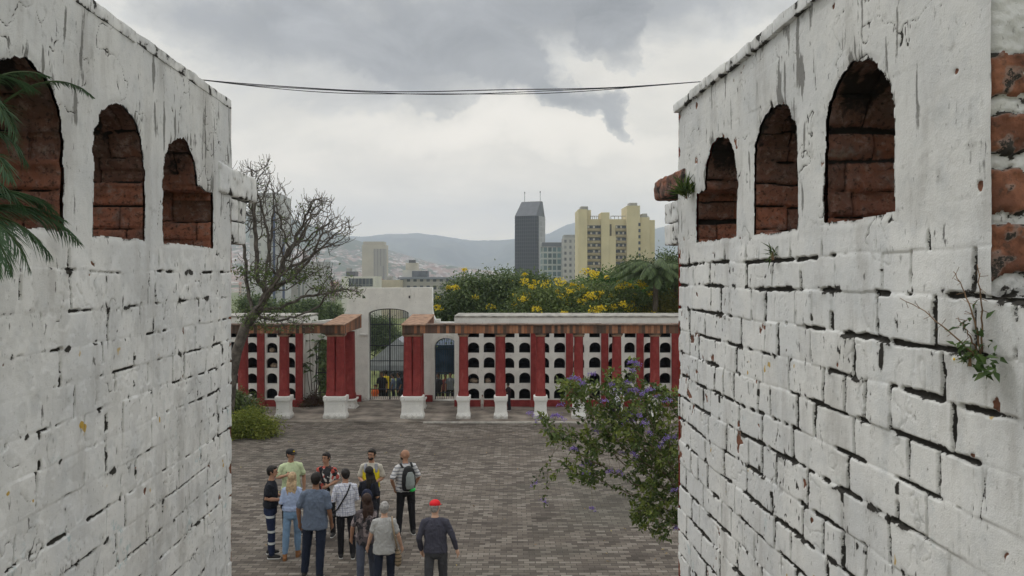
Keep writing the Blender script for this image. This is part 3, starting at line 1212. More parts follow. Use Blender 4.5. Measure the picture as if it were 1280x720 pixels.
def white_mat(name, base=(.76, .76, .72), dirt=.7):
    t = NT(name)
    c = t.coord()
    n = t.noise(c, 2.2, 5)
    n2 = t.noise(c, 13, 5, .7)
    n3 = t.noise(t.mapping(c, (9, 9, 1.2)), 1.0, 4, .6)
    k = t.mix(t.sstep(n, .35, .65), tuple(x * .88 for x in base), base)
    k = t.mix(t.math('MULTIPLY', t.sstep(n2, .60, .72), dirt), k, (.16, .15, .13))
    k = t.mix(t.math('MULTIPLY', t.sstep(n3, .58, .75), dirt * .5), k, (.27, .26, .23))
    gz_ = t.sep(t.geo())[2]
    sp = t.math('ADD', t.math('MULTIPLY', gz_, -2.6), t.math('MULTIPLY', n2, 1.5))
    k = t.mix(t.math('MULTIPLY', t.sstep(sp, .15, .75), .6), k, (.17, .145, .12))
    return t.fin(t.mix(t.math('MULTIPLY', t.sstep(t.noise(t.mapping(c, (26, 26, 9)), 1.0, 4, .6), .66, .72), .7), k, (.12, .11, .10)), .85, t.bump(n2, .3, .03))


M_WHITE = white_mat('courtyard whitewash')
M_PLINTH = white_mat('plinth whitewash', (.78, .78, .75), .35)


def beam_mat():
    t = NT('brick on edge beam')
    c = t.coord()
    x = t.sep(c)
    s = t.math('ADD', x[0], x[1])
    cell = t.math('FLOOR', t.math('MULTIPLY', s, 9.0))
    wn = t.node('ShaderNodeTexWhiteNoise', noise_dimensions='1D')
    t.put(wn.inputs['W'], cell)
    k = t.ramp(wn.outputs[0], [(0, (.07, .05, .04)), (.3, (.15, .085, .06)), (.6, (.32, .13, .065)), (1, (.42, .21, .12))])
    fr = t.math('FRACT', t.math('MULTIPLY', s, 9.0))
    jn = t.math('LESS_THAN', fr, .10)
    k = t.mix(jn, k, (.10, .085, .07))
    n = t.noise(c, 6, 5, .65)
    k = t.mix(t.math('MULTIPLY', t.sstep(n, .45, .7), .55), k, (.12, .09, .07))
    return t.fin(k, .9, t.bump(t.math('MULTIPLY', jn, -1), .6, .02))


M_BEAM = beam_mat()
M_SLAB = plain('dark mossy tile slab', (.15, .105, .08), .9, .5, 4, .4)
M_TILE = plain('weathered clay slab', (.30, .19, .13), .9, .4, 5, .4)

YF = 28.55      # centre line of the front row
FR = 28.3       # its front face


def column_at(x, y, w, zpl, ztop, pw, label, group, pair=0.0, flare=True, name='column'):
    root = thing(name, Vector((x, y, 0.03)), label, 'column', group)
    # plinth: foot, body with a slight waist, cap
    L = pw + pair
    def ring(z, sx, sy):
        return [(x - sx, y - sy, z), (x + sx, y - sy, z), (x + sx, y + sy, z), (x - sx, y + sy, z)]
    h = zpl
    prof = [(0.03, 1.06), (.16 * h, 1.06), (.22 * h, .98), (.30 * h, .90), (.62 * h, .86), (.74 * h, .90), (.80 * h, .98), (.83 * h, 1.03), (.97 * h, 1.03), (h, .98)]
    mb = MB()
    for i, (z, s) in enumerate(prof):
        mb.v += ring(z, L / 2 * s if not pair else L / 2 - pw / 2 * (1 - s), pw / 2 * s)
    for i in range(len(prof) - 1):
        for k in range(4):
            mb.f.append((i * 4 + k, i * 4 + (k + 1) % 4, (i + 1) * 4 + (k + 1) % 4, (i + 1) * 4 + k))
    mb.f.append((3, 2, 1, 0))
    q = (len(prof) - 1) * 4
    mb.f.append((q, q + 1, q + 2, q + 3))
    mb.build('plinth', M_PLINTH, root, bevel=.012)
    for dx in ([-pair / 2, pair / 2] if pair else [0]):
        mb = MB()
        n = 20
        H = ztop - zpl
        secs = []
        for z, r in ((0, 1.16), (.02, 1.18), (.05, 1.1), (.09, 1.0), (.5, .985), (.93, .93), (.955, .93)):
            secs.append((x + dx, y, zpl + z * H, w / 2 * r, w / 2 * r))
        # softly squared shaft
        for cx, cy, z, rx, ry in secs:
            for k in range(n):
                a = 2 * PI * (k + .5) / n
                ca, sa = math.cos(a), math.sin(a)
                e = .55
                mb.v.append((cx + rx * math.copysign(abs(ca) ** e, ca), cy + ry * math.copysign(abs(sa) ** e, sa), z))
        for i in range(len(secs) - 1):
            for k in range(n):
                mb.f.append((i * n + k, i * n + (k + 1) % n, (i + 1) * n + (k + 1) % n, (i + 1) * n + k))
        mb.build('shaft', M_COL, root, smooth=True)
        if flare:
            mb = MB()
            z0, z1 = zpl + .95 * H, ztop
            mb.box(x + dx - w * .53, x + dx + w * .53, y - w * .53, y + w * .53, z0, z0 + .05)
            mb.build('necking', M_TILE, root, bevel=.01)
            mb = MB()
            mb.box(x + dx - w * .60, x + dx + w * .60, y - w * .60, y + w * .60, z0 + .05, z1)
            mb.build('capital', M_SLAB, root, bevel=.012)
    return root


ordn = ['first', 'second', 'third', 'fourth', 'fifth', 'sixth', 'seventh', 'eighth']
ZB = 3.18
for k, px in enumerate([579, 626, 676, 724, 772, 820, 868, 916]):
    column_at((px - 640) / F * FR, YF, .345, .86, ZB, .50,
              f'{ordn[k]} single red column on a white plinth, counting away from the iron gate',
              'single red columns of the front row')
column_at((514.8 - 640) / F * FR, YF, .335, .86, ZB, .50, 'paired red columns on one wide plinth between iron gate and arched side door', 'paired columns', pair=.335)
column_at((418.0 - 640) / F * FR, YF, .335, .86, ZB, .50, 'paired red columns on one wide plinth on the tree side of the gate', 'paired columns', pair=.335)
column_at((352.8 - 640) / F * FR, YF, .34, .86, ZB, .54, 'single red column on a white plinth nearest the yellow-green bush', 'single red columns on the tree side')
column_at((301 - 640) / F * FR, YF, .34, .86, ZB, .50, 'single red column behind the leaning tree trunk, its white plinth behind the bush', 'single red columns on the tree side')
column_at(-3.78, 30.75, .50, .42, 3.2, .66, 'thick red rear column on a low plinth beside the arched side door', 'rear columns by the gate', flare=False)
column_at(-6.55, 30.75, .52, .42, 3.2, .68, 'thick red rear column on a low plinth at the near side of the gate passage', 'rear columns by the gate', flare=False)

# beams
def beam(label, x0, x1):
    root = thing('brick_beam', Vector(((x0 + x1) / 2, YF, ZB)), label, 'beam', 'brick beams of the colonnade')
    mb = MB()
    n = 60
    mb.box(x0, x1, FR, FR + .5, ZB + .002, ZB + .30)
    mb.build('brick_course', M_BEAM, root, bevel=.01)
    # slabs laid end to end
    rng = random.Random(int(abs(x0) * 10))
    x = x0 - .05
    while x < x1:
        w = rng.uniform(.7, 1.1)
        dz = rng.uniform(-.006, .006)
        mb = MB()
        mb.box(x + .003, min(x + w, x1 + .05), FR - .06 + dz, FR + .56, ZB + .303, ZB + .345 + dz)
        mb.build('cover_slab', M_SLAB, root, bevel=.008)
        x += w


beam('long brick beam with dark cover slabs over the front columns right of the gate', -3.198, 9.6)
beam('brick beam with ragged cover slabs behind the bare tree', -13.5, -6.932)


def return_beam(label, x0, x1):
    root = thing('brick_beam', Vector(((x0 + x1) / 2, FR, ZB)), label, 'beam', 'brick beams of the colonnade')
    y0, y1, za, zb = FR - .002, 31.5, ZB + .001, ZB + .22
    mb = MB()
    mb.add([(x0, y0, za), (x1, y0, za), (x1, y1, za), (x0, y1, za), (x0, y0, za + .29), (x1, y0, za + .29), (x1, y1, zb + .29), (x0, y1, zb + .29)],
           [(0, 3, 2, 1), (4, 5, 6, 7), (0, 1, 5, 4), (1, 2, 6, 5), (2, 3, 7, 6), (3, 0, 4, 7)])
    mb.build('brick_course', M_BEAM, root, bevel=.01)
    n = 5
    for i in range(n):
        a, b = i / n, (i + 1) / n - .008
        f = lambda t: (y0 - .08 + (y1 - y0 + .08) * t, za + .294 + (zb - za) * t)
        (ya, z0), (yb, z1) = f(a), f(b)
        o = .03
        mb = MB()
        mb.add([(x0 - o, ya, z0), (x1 + o, ya, z0), (x1 + o, yb, z1), (x0 - o, yb, z1), (x0 - o, ya, z0 + .045), (x1 + o, ya, z0 + .045), (x1 + o, yb, z1 + .045), (x0 - o, yb, z1 + .045)],
               [(0, 3, 2, 1), (4, 5, 6, 7), (0, 1, 5, 4), (1, 2, 6, 5), (2, 3, 7, 6), (3, 0, 4, 7)])
        mb.build('cover_slab', M_TILE, root, bevel=.008)


return_beam('short sloping brick beam over the paired columns by the arched side door', -4.05, -3.2)
return_beam('short sloping brick beam over the paired columns by the bare tree', -6.93, -6.17)

# ------------------------------------------------------------------ burial niche walls
YB = 31.0
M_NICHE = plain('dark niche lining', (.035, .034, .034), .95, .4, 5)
M_NLIP = plain('niche edge', (.45, .44, .42), .9, .2, 5)
YFpx = lambda px: (px - 640) / F * YB


def niche_wall(label, x0, x1, niches, pilasters, rows, seed):
    root = thing('niche_wall', Vector(((x0 + x1) / 2, YB, 0)), label, 'wall', 'walls of burial niches')
    rng = random.Random(seed)
    polys = [[(x0, .30), (x1, .30), (x1, 3.63), (x0, 3.63)]]
    cells = []
    for cx, w in niches:
        for r in range(rows):
            z0 = .335 + .62 * r + rng.uniform(-.008, .008)
            hh = .43 + rng.uniform(-.02, .012)
            ri = .20 + rng.uniform(-.02, .015)
            cxx, ww = cx + rng.uniform(-.012, .012), w + rng.uniform(-.025, .012)
            polys.append(arch_poly(cxx, ww, z0, z0 + hh, ri))
            cells.append((cxx, ww, z0, hh, ri))
    me = solid(polys, .18)
    me.transform(Matrix.Translation((0, YB, 0)))
    link('niche_front', me, M_WHITE, root, smooth=False)
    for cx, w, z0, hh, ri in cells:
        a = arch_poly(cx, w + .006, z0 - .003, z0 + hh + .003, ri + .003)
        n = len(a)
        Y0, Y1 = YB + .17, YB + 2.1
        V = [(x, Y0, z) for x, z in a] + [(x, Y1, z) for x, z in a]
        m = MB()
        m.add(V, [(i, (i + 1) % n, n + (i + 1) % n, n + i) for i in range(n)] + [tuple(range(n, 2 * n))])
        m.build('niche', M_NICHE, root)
    # solid behind, so the niche row is a real deep wall
    mb = MB()
    mb.box(x0 + .01, x1 - .01, YB + 2.15, YB + 2.3, 0, 3.55)
    mb.build('rear_wall', M_WHITE, root)
    for xx in (x0, x1 - .12):
        mb = MB()
        mb.box(xx + .003, xx + .117, YB + .185, YB + 2.14, 0.02, 3.6)
        mb.build('end_wall', M_WHITE, root)
    mb = MB()
    mb.box(x0, x1, YB - .03, YB + 2.3, 3.632, 3.70)
    mb.build('coping', plain('lichen grey coping', (.34, .33, .30), .9, .45, 3, .3), root, bevel=.01)
    mb = MB()
    mb.box(x0, x1, YB - .05, YB + .19, .03, .298)
    mb.build('red_base', M_COL, root, bevel=.01)
    for px in pilasters:
        x = YFpx(px)
        mb = MB()
        mb.box(x - .145, x + .145, YB - .10, YB - .003, .30, 3.30)
        mb.box(x - .19, x + .19, YB - .14, YB - .003, .03, .30)
        mb.build('pilaster', M_COL, root, bevel=.012)
    return root, cells


nich = []
pil = [579.75 + 44 * k for k in range(9)]
for k in range(8):
    c = 579.75 + 44 * k + 22
    nich += [(YFpx(c - 9.9), .46), (YFpx(c + 9.9), .46)]
nw, cellsR = niche_wall('long white wall of arched burial niches with red pilasters, right of the gate', YFpx(585) - .55, YFpx(940), nich, pil, 5, 3)
nichL = [(YFpx(291), .46), (YFpx(314.5), .46), (YFpx(339.5), .46), (YFpx(362), .46), (YFpx(266), .46), (YFpx(243), .46)]
nwl, cellsL = niche_wall('white wall of arched burial niches with red pilasters, behind the bare tree', YFpx(228), YFpx(380), nichL, [374.5, 326.5, 278.5, 230.5], 5, 4)
# pale bundles left in a few niches
M_CLOTH = plain('pale cloth bundle', (.34, .27, .20), .9, .4, 14, .4)
for j, (px, py, w, lab) in enumerate(((593, 477.5, .32, 'pale bundle filling the bottom of a niche beside the first single column'), (610, 477.5, .22, 'smaller pale bundle in a niche of the second lowest row'),
                                      (341, 431, .2, 'pinkish bundle in a niche behind the bare tree'), (343, 457, .25, 'grey white bundle in a lower niche behind the bare tree'))):
    p = P(px, py, YB + .35)
    row = min(range(5), key=lambda r: abs(.335 + .62 * r - (p.z - .08)))
    z0 = .335 + .62 * row
    mb = MB().ell((0, 0, 0), (w * .6, .16, .1), 14, 8)
    for i, v in enumerate(mb.v):
        k = 1 + .25 * mnoise.noise(Vector(v) * 9 + Vector((j * 3, 0, 0)))
        mb.v[i] = (p.x + v[0] * k, YB + .3 + v[1] * k, z0 + .09 + max(-.09, v[2] * k))
    tag(mb.build('cloth_bundle', M_CLOTH, smooth=True), lab, 'bundle', 'bundles left in the niches')

for x0, x1, lab in ((YFpx(940) + .01, 26, 'plain whitewashed courtyard wall continuing beyond the last burial niches, past the tower'), (-30, YFpx(228) - .01, 'plain whitewashed courtyard wall continuing behind the left tower')):
    root = thing('courtyard_wall', Vector(((x0 + x1) / 2, YB, 0)), lab, 'wall')
    MB().box(x0, x1, YB, YB + .4, 0, 3.5).build('wall_body', M_WHITE, root)
    MB().box(x0, x1, YB - .04, YB + .44, 3.502, 3.58).build('coping', MATS['lichen grey coping'], root, bevel=.01)

# ------------------------------------------------------------------ gateway
YG = 32.3
gx = lambda px: (px - 640) / F * YG
gz = lambda py: CAMZ - (py - HY) / F * YG


def gateway():
    root = thing('gateway', Vector((gx(486), YG, 0)), 'tall white arched gateway with concave shoulders and a small door either side', 'gate')
    zt = gz(403)
    L, R = gx(381), gx(584)
    out = [(L, .03), (R, .03), (R, zt), (gx(549), zt)]
    for k in range(8):      # concave shoulder
        a = PI / 2 * k / 7
        out.append((gx(549) - (gx(549) - gx(540)) * math.sin(a), zt + (gz(384) - zt) * (1 - math.cos(a))))
    out += [(gx(540), gz(359.5)), (gx(533), gz(359.2)), (gx(500), gz(359.8)), (gx(434), gz(360))]
    for k in range(8):
        a = PI / 2 * k / 7
        out.append((gx(434) - (gx(434) - gx(423)) * (1 - math.cos(a)), gz(378) - (gz(378) - gz(397)) * math.sin(a)))
    out += [(gx(420), gz(399)), (L, gz(403))]
    main = arch_poly(gx(486), gx(511.6) - gx(460.6), .03, gz(385.5), .24, 16)
    main[0] = (main[0][0], .03)
    # openings start a little above the ground line so the outline stays simple
    lift = lambda p: [(x, max(z, .045)) for x, z in p]
    right = arch_poly(gx(557.5), gx(572) - gx(543), .045, gz(422.5), .42, 14)
    left = arch_poly(gx(404), gx(418.5) - gx(396.5), .045, gz(424), .36, 14)
    polys = [out, lift(main), right, left]
    for px in (454.5, 512):
        polys.append([(gx(px) - .045, gz(373)), (gx(px) + .045, gz(373)), (gx(px) + .045, gz(369.4)), (gx(px) - .045, gz(369.4))])
    me = solid(polys, .55)
    me.transform(Matrix.Translation((0, YG, 0)))
    link('gate_wall', me, M_WHITE, root, smooth=False)
    # moulded rim round the small doors
    for cx, hw, zt2, ri in ((gx(557.5), (gx(572) - gx(543)) / 2, gz(422.5), .42), (gx(404), (gx(418.5) - gx(396.5)) / 2, gz(424), .36)):
        o = arch_poly(cx, hw * 2 + .26, .05, zt2 + .13, ri + .10, 14)
        n = arch_poly(cx, hw * 2 + .02, .049, zt2 + .01, ri, 14)
        me = solid([o, n], .05)
        me.transform(Matrix.Translation((0, YG - .052, 0)))
        link('arch_rim', me, M_WHITE, root, smooth=False)
    for px in (460.6, 511.6):
        s = -1 if px < 486 else 1
        mb = MB()
        mb.box(min(gx(px), gx(px) + s * .35), max(gx(px), gx(px) + s * .35), YG - .05, YG - .003, gz(419.5), gz(417))
        mb.build('impost', M_WHITE, root, bevel=.01)
    for x0, x1 in ((gx(381) + .01, gx(396.5) - .13), (gx(420.5), gx(452)), (gx(518), gx(541))):
        mb = MB()
        mb.box(x0, x1, YG - .16, YG - .003, .03, .30)
        mb.build('red_base', M_COL, root, bevel=.012)
    mb = MB()
    mb.box(gx(544), gx(550), YG + .1, YG + .35, gz(403) + .002, gz(399))
    mb.build('finial', M_WHITE, root, bevel=.02)
    mb = MB()
    mb.box(gx(460.6), gx(511.6), YG + .0, YG + .55, .035, .06)
    mb.build('threshold', M_STRIP, root)


gateway()
M_IRON = plain('dark blue grey iron', (.035, .04, .055), .5, .3, 8, .1, .4)


def iron_gate(label, cx, w, h, rise, n, centre=True, rails=(.62, 1.35, 2.1)):
    y = YG + .3
    root = thing('iron_gate', Vector((cx, y, .06)), label, 'gate')
    mb = MB()
    top = lambda x: h - rise + rise * math.sqrt(max(0, 1 - (2 * (x - cx) / w) ** 2))
    pts = [(cx - w / 2, y, .07)] + [(cx - w / 2 * math.cos(a), y, h - rise + rise * math.sin(a)) for a in (PI * k / 14 for k in range(15))] + [(cx + w / 2, y, .07)]
    mb.tube(pts, .022, 6)
    mb.build('frame', M_IRON, root)
    if centre:
        m = MB().box(cx - .03, cx + .03, y - .03, y + .03, .07, h - .02)
        m.build('meeting_stile', M_IRON, root)
    for r in rails:
        m = MB().box(cx - w / 2 + .01, cx + w / 2 - .01, y - .012, y + .012, r - .018, r + .018)
        m.build('rail', M_IRON, root)
    for i in range(1, n):
        x = cx - w / 2 + w * i / n
        if centre and abs(x - cx) < .04:
            continue
        m = MB().tube([(x, y, .08), (x, y, top(x) - .01)], .009, 5)
        m.build('bar', M_IRON, root)
    return root


iron_gate('tall barred double iron gate under the segmental arch of the gateway', gx(486), gx(511.6) - gx(460.6) - .04, gz(386.5), .22, 18, True, (.5, 1.7, 2.35, 3.25))
iron_gate('narrow barred iron door in the small arch beside the niche wall, blue tarp behind', gx(557.5), gx(572) - gx(543) - .03, gz(423), .40, 10, False, (.35, 1.2, 2.2))
iron_gate('narrow barred iron door half hidden by a leafy plant beside the bare tree', gx(404), gx(418.5) - gx(396.5) - .03, gz(424.5), .34, 8, False, (.35, 1.2, 2.2))

# ------------------------------------------------------------------ beyond the gate
def marquee():
    Y0, Y1 = 64, 72
    root = thing('marquee', Vector((-9.8, 68, -4.4)), 'grey gabled marquee tent on the lawn behind the iron gate', 'tent')
    m = plain('grey tent fabric', (.30, .31, .34), .7, .15, 1.5, .2)
    x0, x1, xa = P(455, 0, Y0).x, P(541, 0, Y0).x, P(497, 0, Y0).x
    ze, za = P(0, 457, Y0).z, P(0, 423, Y0).z
    mb = MB()
    t = .03
    mb.add([(x0, Y0, ze), (xa, Y0, za), (x1, Y0, ze), (x0, Y1, ze), (xa, Y1, za), (x1, Y1, ze), (x0, Y0, ze - t), (xa, Y0, za - t), (x1, Y0, ze - t), (x0, Y1, ze - t), (xa, Y1, za - t), (x1, Y1, ze - t)],
           [(0, 1, 4, 3), (1, 2, 5, 4), (6, 9, 10, 7), (7, 10, 11, 8), (0, 6, 7, 1), (1, 7, 8, 2), (3, 4, 10, 9), (4, 5, 11, 10), (0, 3, 9, 6), (2, 8, 11, 5)])
    mb.build('roof', m, root)
    mb = MB()
    mb.add([(x0, Y0 - .02, ze), (xa, Y0 - .02, za), (x1, Y0 - .02, ze), (x0, Y0 - .01, ze), (xa, Y0 - .01, za), (x1, Y0 - .01, ze)], [(0, 2, 1), (3, 4, 5), (0, 3, 5, 2)])
    mb.build('gable', m, root)
    mb = MB()
    mb.box(x0, x1, Y0 - .04, Y0 - .03, ze - .42, ze)
    mb.build('valance', plain('darker tent fabric', (.2, .21, .235), .7, .15, 1.5), root)
    mb = MB()
    mb.box(x0 + .1, x1 - .1, Y1 - .1, Y1 - .05, ze - 2.1, ze - .03)
    mb.build('back_sheet', plain('dark tent back', (.10, .11, .13), .8), root)
    for x in (x0, xa, x1):
        for y in (Y0 + .1, Y1 - .2):
            MB().tube([(x, y, ze - 2.3), (x, y, ze - .01)], .05, 6).build('pole', M_IRON, root)


marquee()


def blue_tarp():
    Y = 43
    a, b = P(536, 432, Y), P(582, 468, Y)
    root = thing('blue_tarp_stall', Vector(((a.x + b.x) / 2, Y, -1.7)), 'dark blue tarpaulin stall seen through the small arched door', 'stall')
    mb = MB()
    nx, nz = 24, 12
    for j in range(nz + 1):
        for i in range(nx + 1):
            x = a.x + (b.x - a.x) * i / nx
            z = b.z + (a.z - b.z) * j / nz
            mb.v.append((x, Y + .05 * math.sin(x * 9) * (1 - j / nz) + .03 * math.sin(z * 7 + x * 3), z))
    for j in range(nz):
        for i in range(nx):
            q = j * (nx + 1) + i
            mb.f.append((q, q + 1, q + nx + 2, q + nx + 1))
    m = plain('blue tarpaulin', (.018, .042, .085), .45, .3, 2, .3)
    mb.build('front_sheet', m, root, smooth=True)
    mb = MB()
    mb.add([(a.x, Y, a.z), (b.x, Y, a.z), (b.x, Y + 3, a.z + .25), (a.x, Y + 3, a.z + .25), (a.x, Y, a.z + .03), (b.x, Y, a.z + .03), (b.x, Y + 3, a.z + .28), (a.x, Y + 3, a.z + .28)],
           [(0, 3, 2, 1), (4, 5, 6, 7), (0, 1, 5, 4), (1, 2, 6, 5), (2, 3, 7, 6), (3, 0, 4, 7)])
    mb.build('roof_sheet', m, root)
    for x in (a.x + .05, b.x - .05):
        MB().tube([(x, Y + .1, -1.8), (x, Y + .1, a.z)], .03, 6).build('pole', M_IRON, root)


blue_tarp()

# folding tables behind the small door
for k, (px, w) in enumerate(((554, .9), (568, .7))):
    p = P(px, 484, 38.5)
    root = thing('folding_table', Vector((p.x, 38.5, -1.25)), ['white folding table under the blue tarp, nearer the gate pier', 'white folding table under the blue tarp, nearer the niche wall'][k], 'table', 'folding tables behind the side door')
    MB().box(p.x - w / 2, p.x + w / 2, 38.2, 38.8, p.z - .03, p.z).build('table_top', M_PLINTH, root, bevel=.01)
    for sx in (-1, 1):
        for sy in (-1, 1):
            MB().tube([(p.x + sx * (w / 2 - .06), 38.5 + sy * .24, -1.3), (p.x + sx * (w / 2 - .06), 38.5 + sy * .24, p.z - .02)], .015, 5).build('leg', M_PLINTH, root)

# a few fallen leaves on the pavers
_r = np.random.default_rng(77)
_n = 260
_x, _y = _r.uniform(-9, 7, _n), _r.uniform(9, 27.5, _n)
_pp = np.stack([_x, _y, np.full(_n, .06)], -1)
_pp[:, 2] = np.where((_y > 14) & (_y < 27), .034, .014)
_dd = rand_unit(_n, _r) * np.array([1, 1, .12])
tag(link('fallen_leaves', leaves_mesh('fallen_leaves', _pp, _dd, np.repeat([[0, 0, 1.]], _n, 0) + _r.normal(size=(_n, 3)) * .2, _r.uniform(.04, .09, _n), .035, _r.random(_n)),
    leafmat('dry fallen leaves', (.10, .06, .03), (.26, .17, .07), (.42, .40, .10)), smooth=False), 'scattered dry leaves lying on the courtyard pavers', 'leaves', kind='stuff')
# ------------------------------------------------------------------ city and mountains
def facade_mat(name, wall, glass, px, pz, fx, fz, off=(0, 0), var=.2, rough=.5):
    """rows of window openings by object position"""
    t = NT(name)
    c = t.coord()
    s = t.sep(c)
    u = t.math('ADD', s[0], t.math('MULTIPLY', s[1], 1.0))
    a = t.math('FRACT', t.math('MULTIPLY_ADD', u, 1 / px, off[0] + 50))
    b = t.math('FRACT', t.math('MULTIPLY_ADD', s[2], 1 / pz, off[1] + 50))
    w = t.math('MULTIPLY', t.math('LESS_THAN', a, fx), t.math('LESS_THAN', b, fz))
    cell = t.node('ShaderNodeTexWhiteNoise', noise_dimensions='2D')
    cb = t.node('ShaderNodeCombineXYZ')
    t.put(cb.inputs[0], t.math('FLOOR', t.math('MULTIPLY_ADD', u, 1 / px, off[0] + 50)))
    t.put(cb.inputs[1], t.math('FLOOR', t.math('MULTIPLY_ADD', s[2], 1 / pz, off[1] + 50)))
    t.put(cell.inputs['Vector'], cb.outputs[0])
    nz = t.node('ShaderNodeSeparateXYZ')
    t.put(nz.inputs[0], t.node('ShaderNodeNewGeometry').outputs['Normal'])
    up = t.math('GREATER_THAN', t.math('ABSOLUTE', nz.outputs[2]), .5)
    w = t.math('MULTIPLY', w, t.math('SUBTRACT', 1, up))
    g = t.mix(cell.outputs[0], tuple(x * .5 for x in glass), tuple(min(1, x * 1.6) for x in glass))
    n = t.noise(c, .25, 5)
    wl = t.mix(n, tuple(x * (1 - var) for x in wall), tuple(x * (1 + var) for x in wall))
    col = t.mix(w, wl, g)
    return t.fin(col, t.math('MULTIPLY_ADD', w, -.45, .85))


ZV = -14


def pbox(mb, x0, x1, y, Y, depth, zb=ZV, ry=None):
    a, b = P(x0, y, Y), P(x1, y, Y)
    return mb.box(a.x, b.x, Y, Y + depth, zb, a.z)


def needle_tower():
    Y = 460
    k = Y / F
    c = P(658, 250, Y)
    root = thing('office_tower', Vector((c.x, Y, ZV)), 'tall dark slab office tower with wedge top and two rooftop masts', 'skyscraper', rz=math.radians(-24))
    w, d = 29 * k / 2, 26 * k
    zs = CAMZ + (345 - 270) * k
    zt = CAMZ + (345 - 251) * k
    z0 = 0
    zs, zt = zs - ZV, zt - ZV
    t = NT('dark louvred facade')
    cc = t.coord()
    s = t.sep(cc)
    a = t.math('FRACT', t.math('MULTIPLY', s[2], 1 / 2.2))
    b = t.math('FRACT', t.math('MULTIPLY', s[0], 1 / 1.4))
    col = t.mix(t.math('LESS_THAN', a, .3), (.016, .017, .022), (.042, .044, .052))
    col = t.mix(t.math('MULTIPLY', t.math('LESS_THAN', b, .25), .5), col, (.10, .10, .12))
    dark = t.fin(col, .8)
    side = facade_mat('pale ribbed flank', (.42, .42, .44), (.2, .2, .22), 2.2, 3.3, .3, .8)
    # front leaf
    mb = MB().box(-w, w, -d * .12, d * .2, 0, zs)
    mb.build('dark_facade', dark, root, local=True)
    mb = MB().box(-w + .4, w + .3, d * .2 + .01, d, 0, zs)
    mb.build('pale_core', side, root, local=True)
    mb = MB()
    mb.add([(-w, -d * .12, zs + .02), (w, -d * .12, zs + .02), (w, d, zs + .02), (-w, d, zs + .02), (-w * .80, d * .45, zt), (w, d * .45, zt), (w, d * .7, zt), (-w * .80, d * .7, zt)],
           [(0, 3, 2, 1), (4, 5, 6, 7), (0, 1, 5, 4), (1, 2, 6, 5), (2, 3, 7, 6), (3, 0, 4, 7)])
    mb.build('wedge_top', plain('wedge roof', (.10, .105, .12), .5, .15, .3), root, local=True)
    for x in (-w * .62, w * .85):
        MB().tube([(x, d * .6, zt), (x, d * .6, zt + 6)], .15, 5).build('mast', M_IRON, root, local=True)
        MB().ell((x, d * .6, zt + 5.8), (.42, .42, .55), 6, 4).build('beacon', M_IRON, root, local=True)


needle_tower()

M_YEL = plain('ochre render', (.60, .53, .35), .85, .08, .15)
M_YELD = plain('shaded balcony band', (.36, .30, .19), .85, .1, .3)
M_GLASS = plain('window glass', (.07, .08, .095), .25, .5, 1.2)
M_GREYB = plain('grey concrete', (.33, .33, .32), .85, .2, .3)
M_CREAM = plain('cream concrete', (.52, .49, .42), .85, .15, .2)


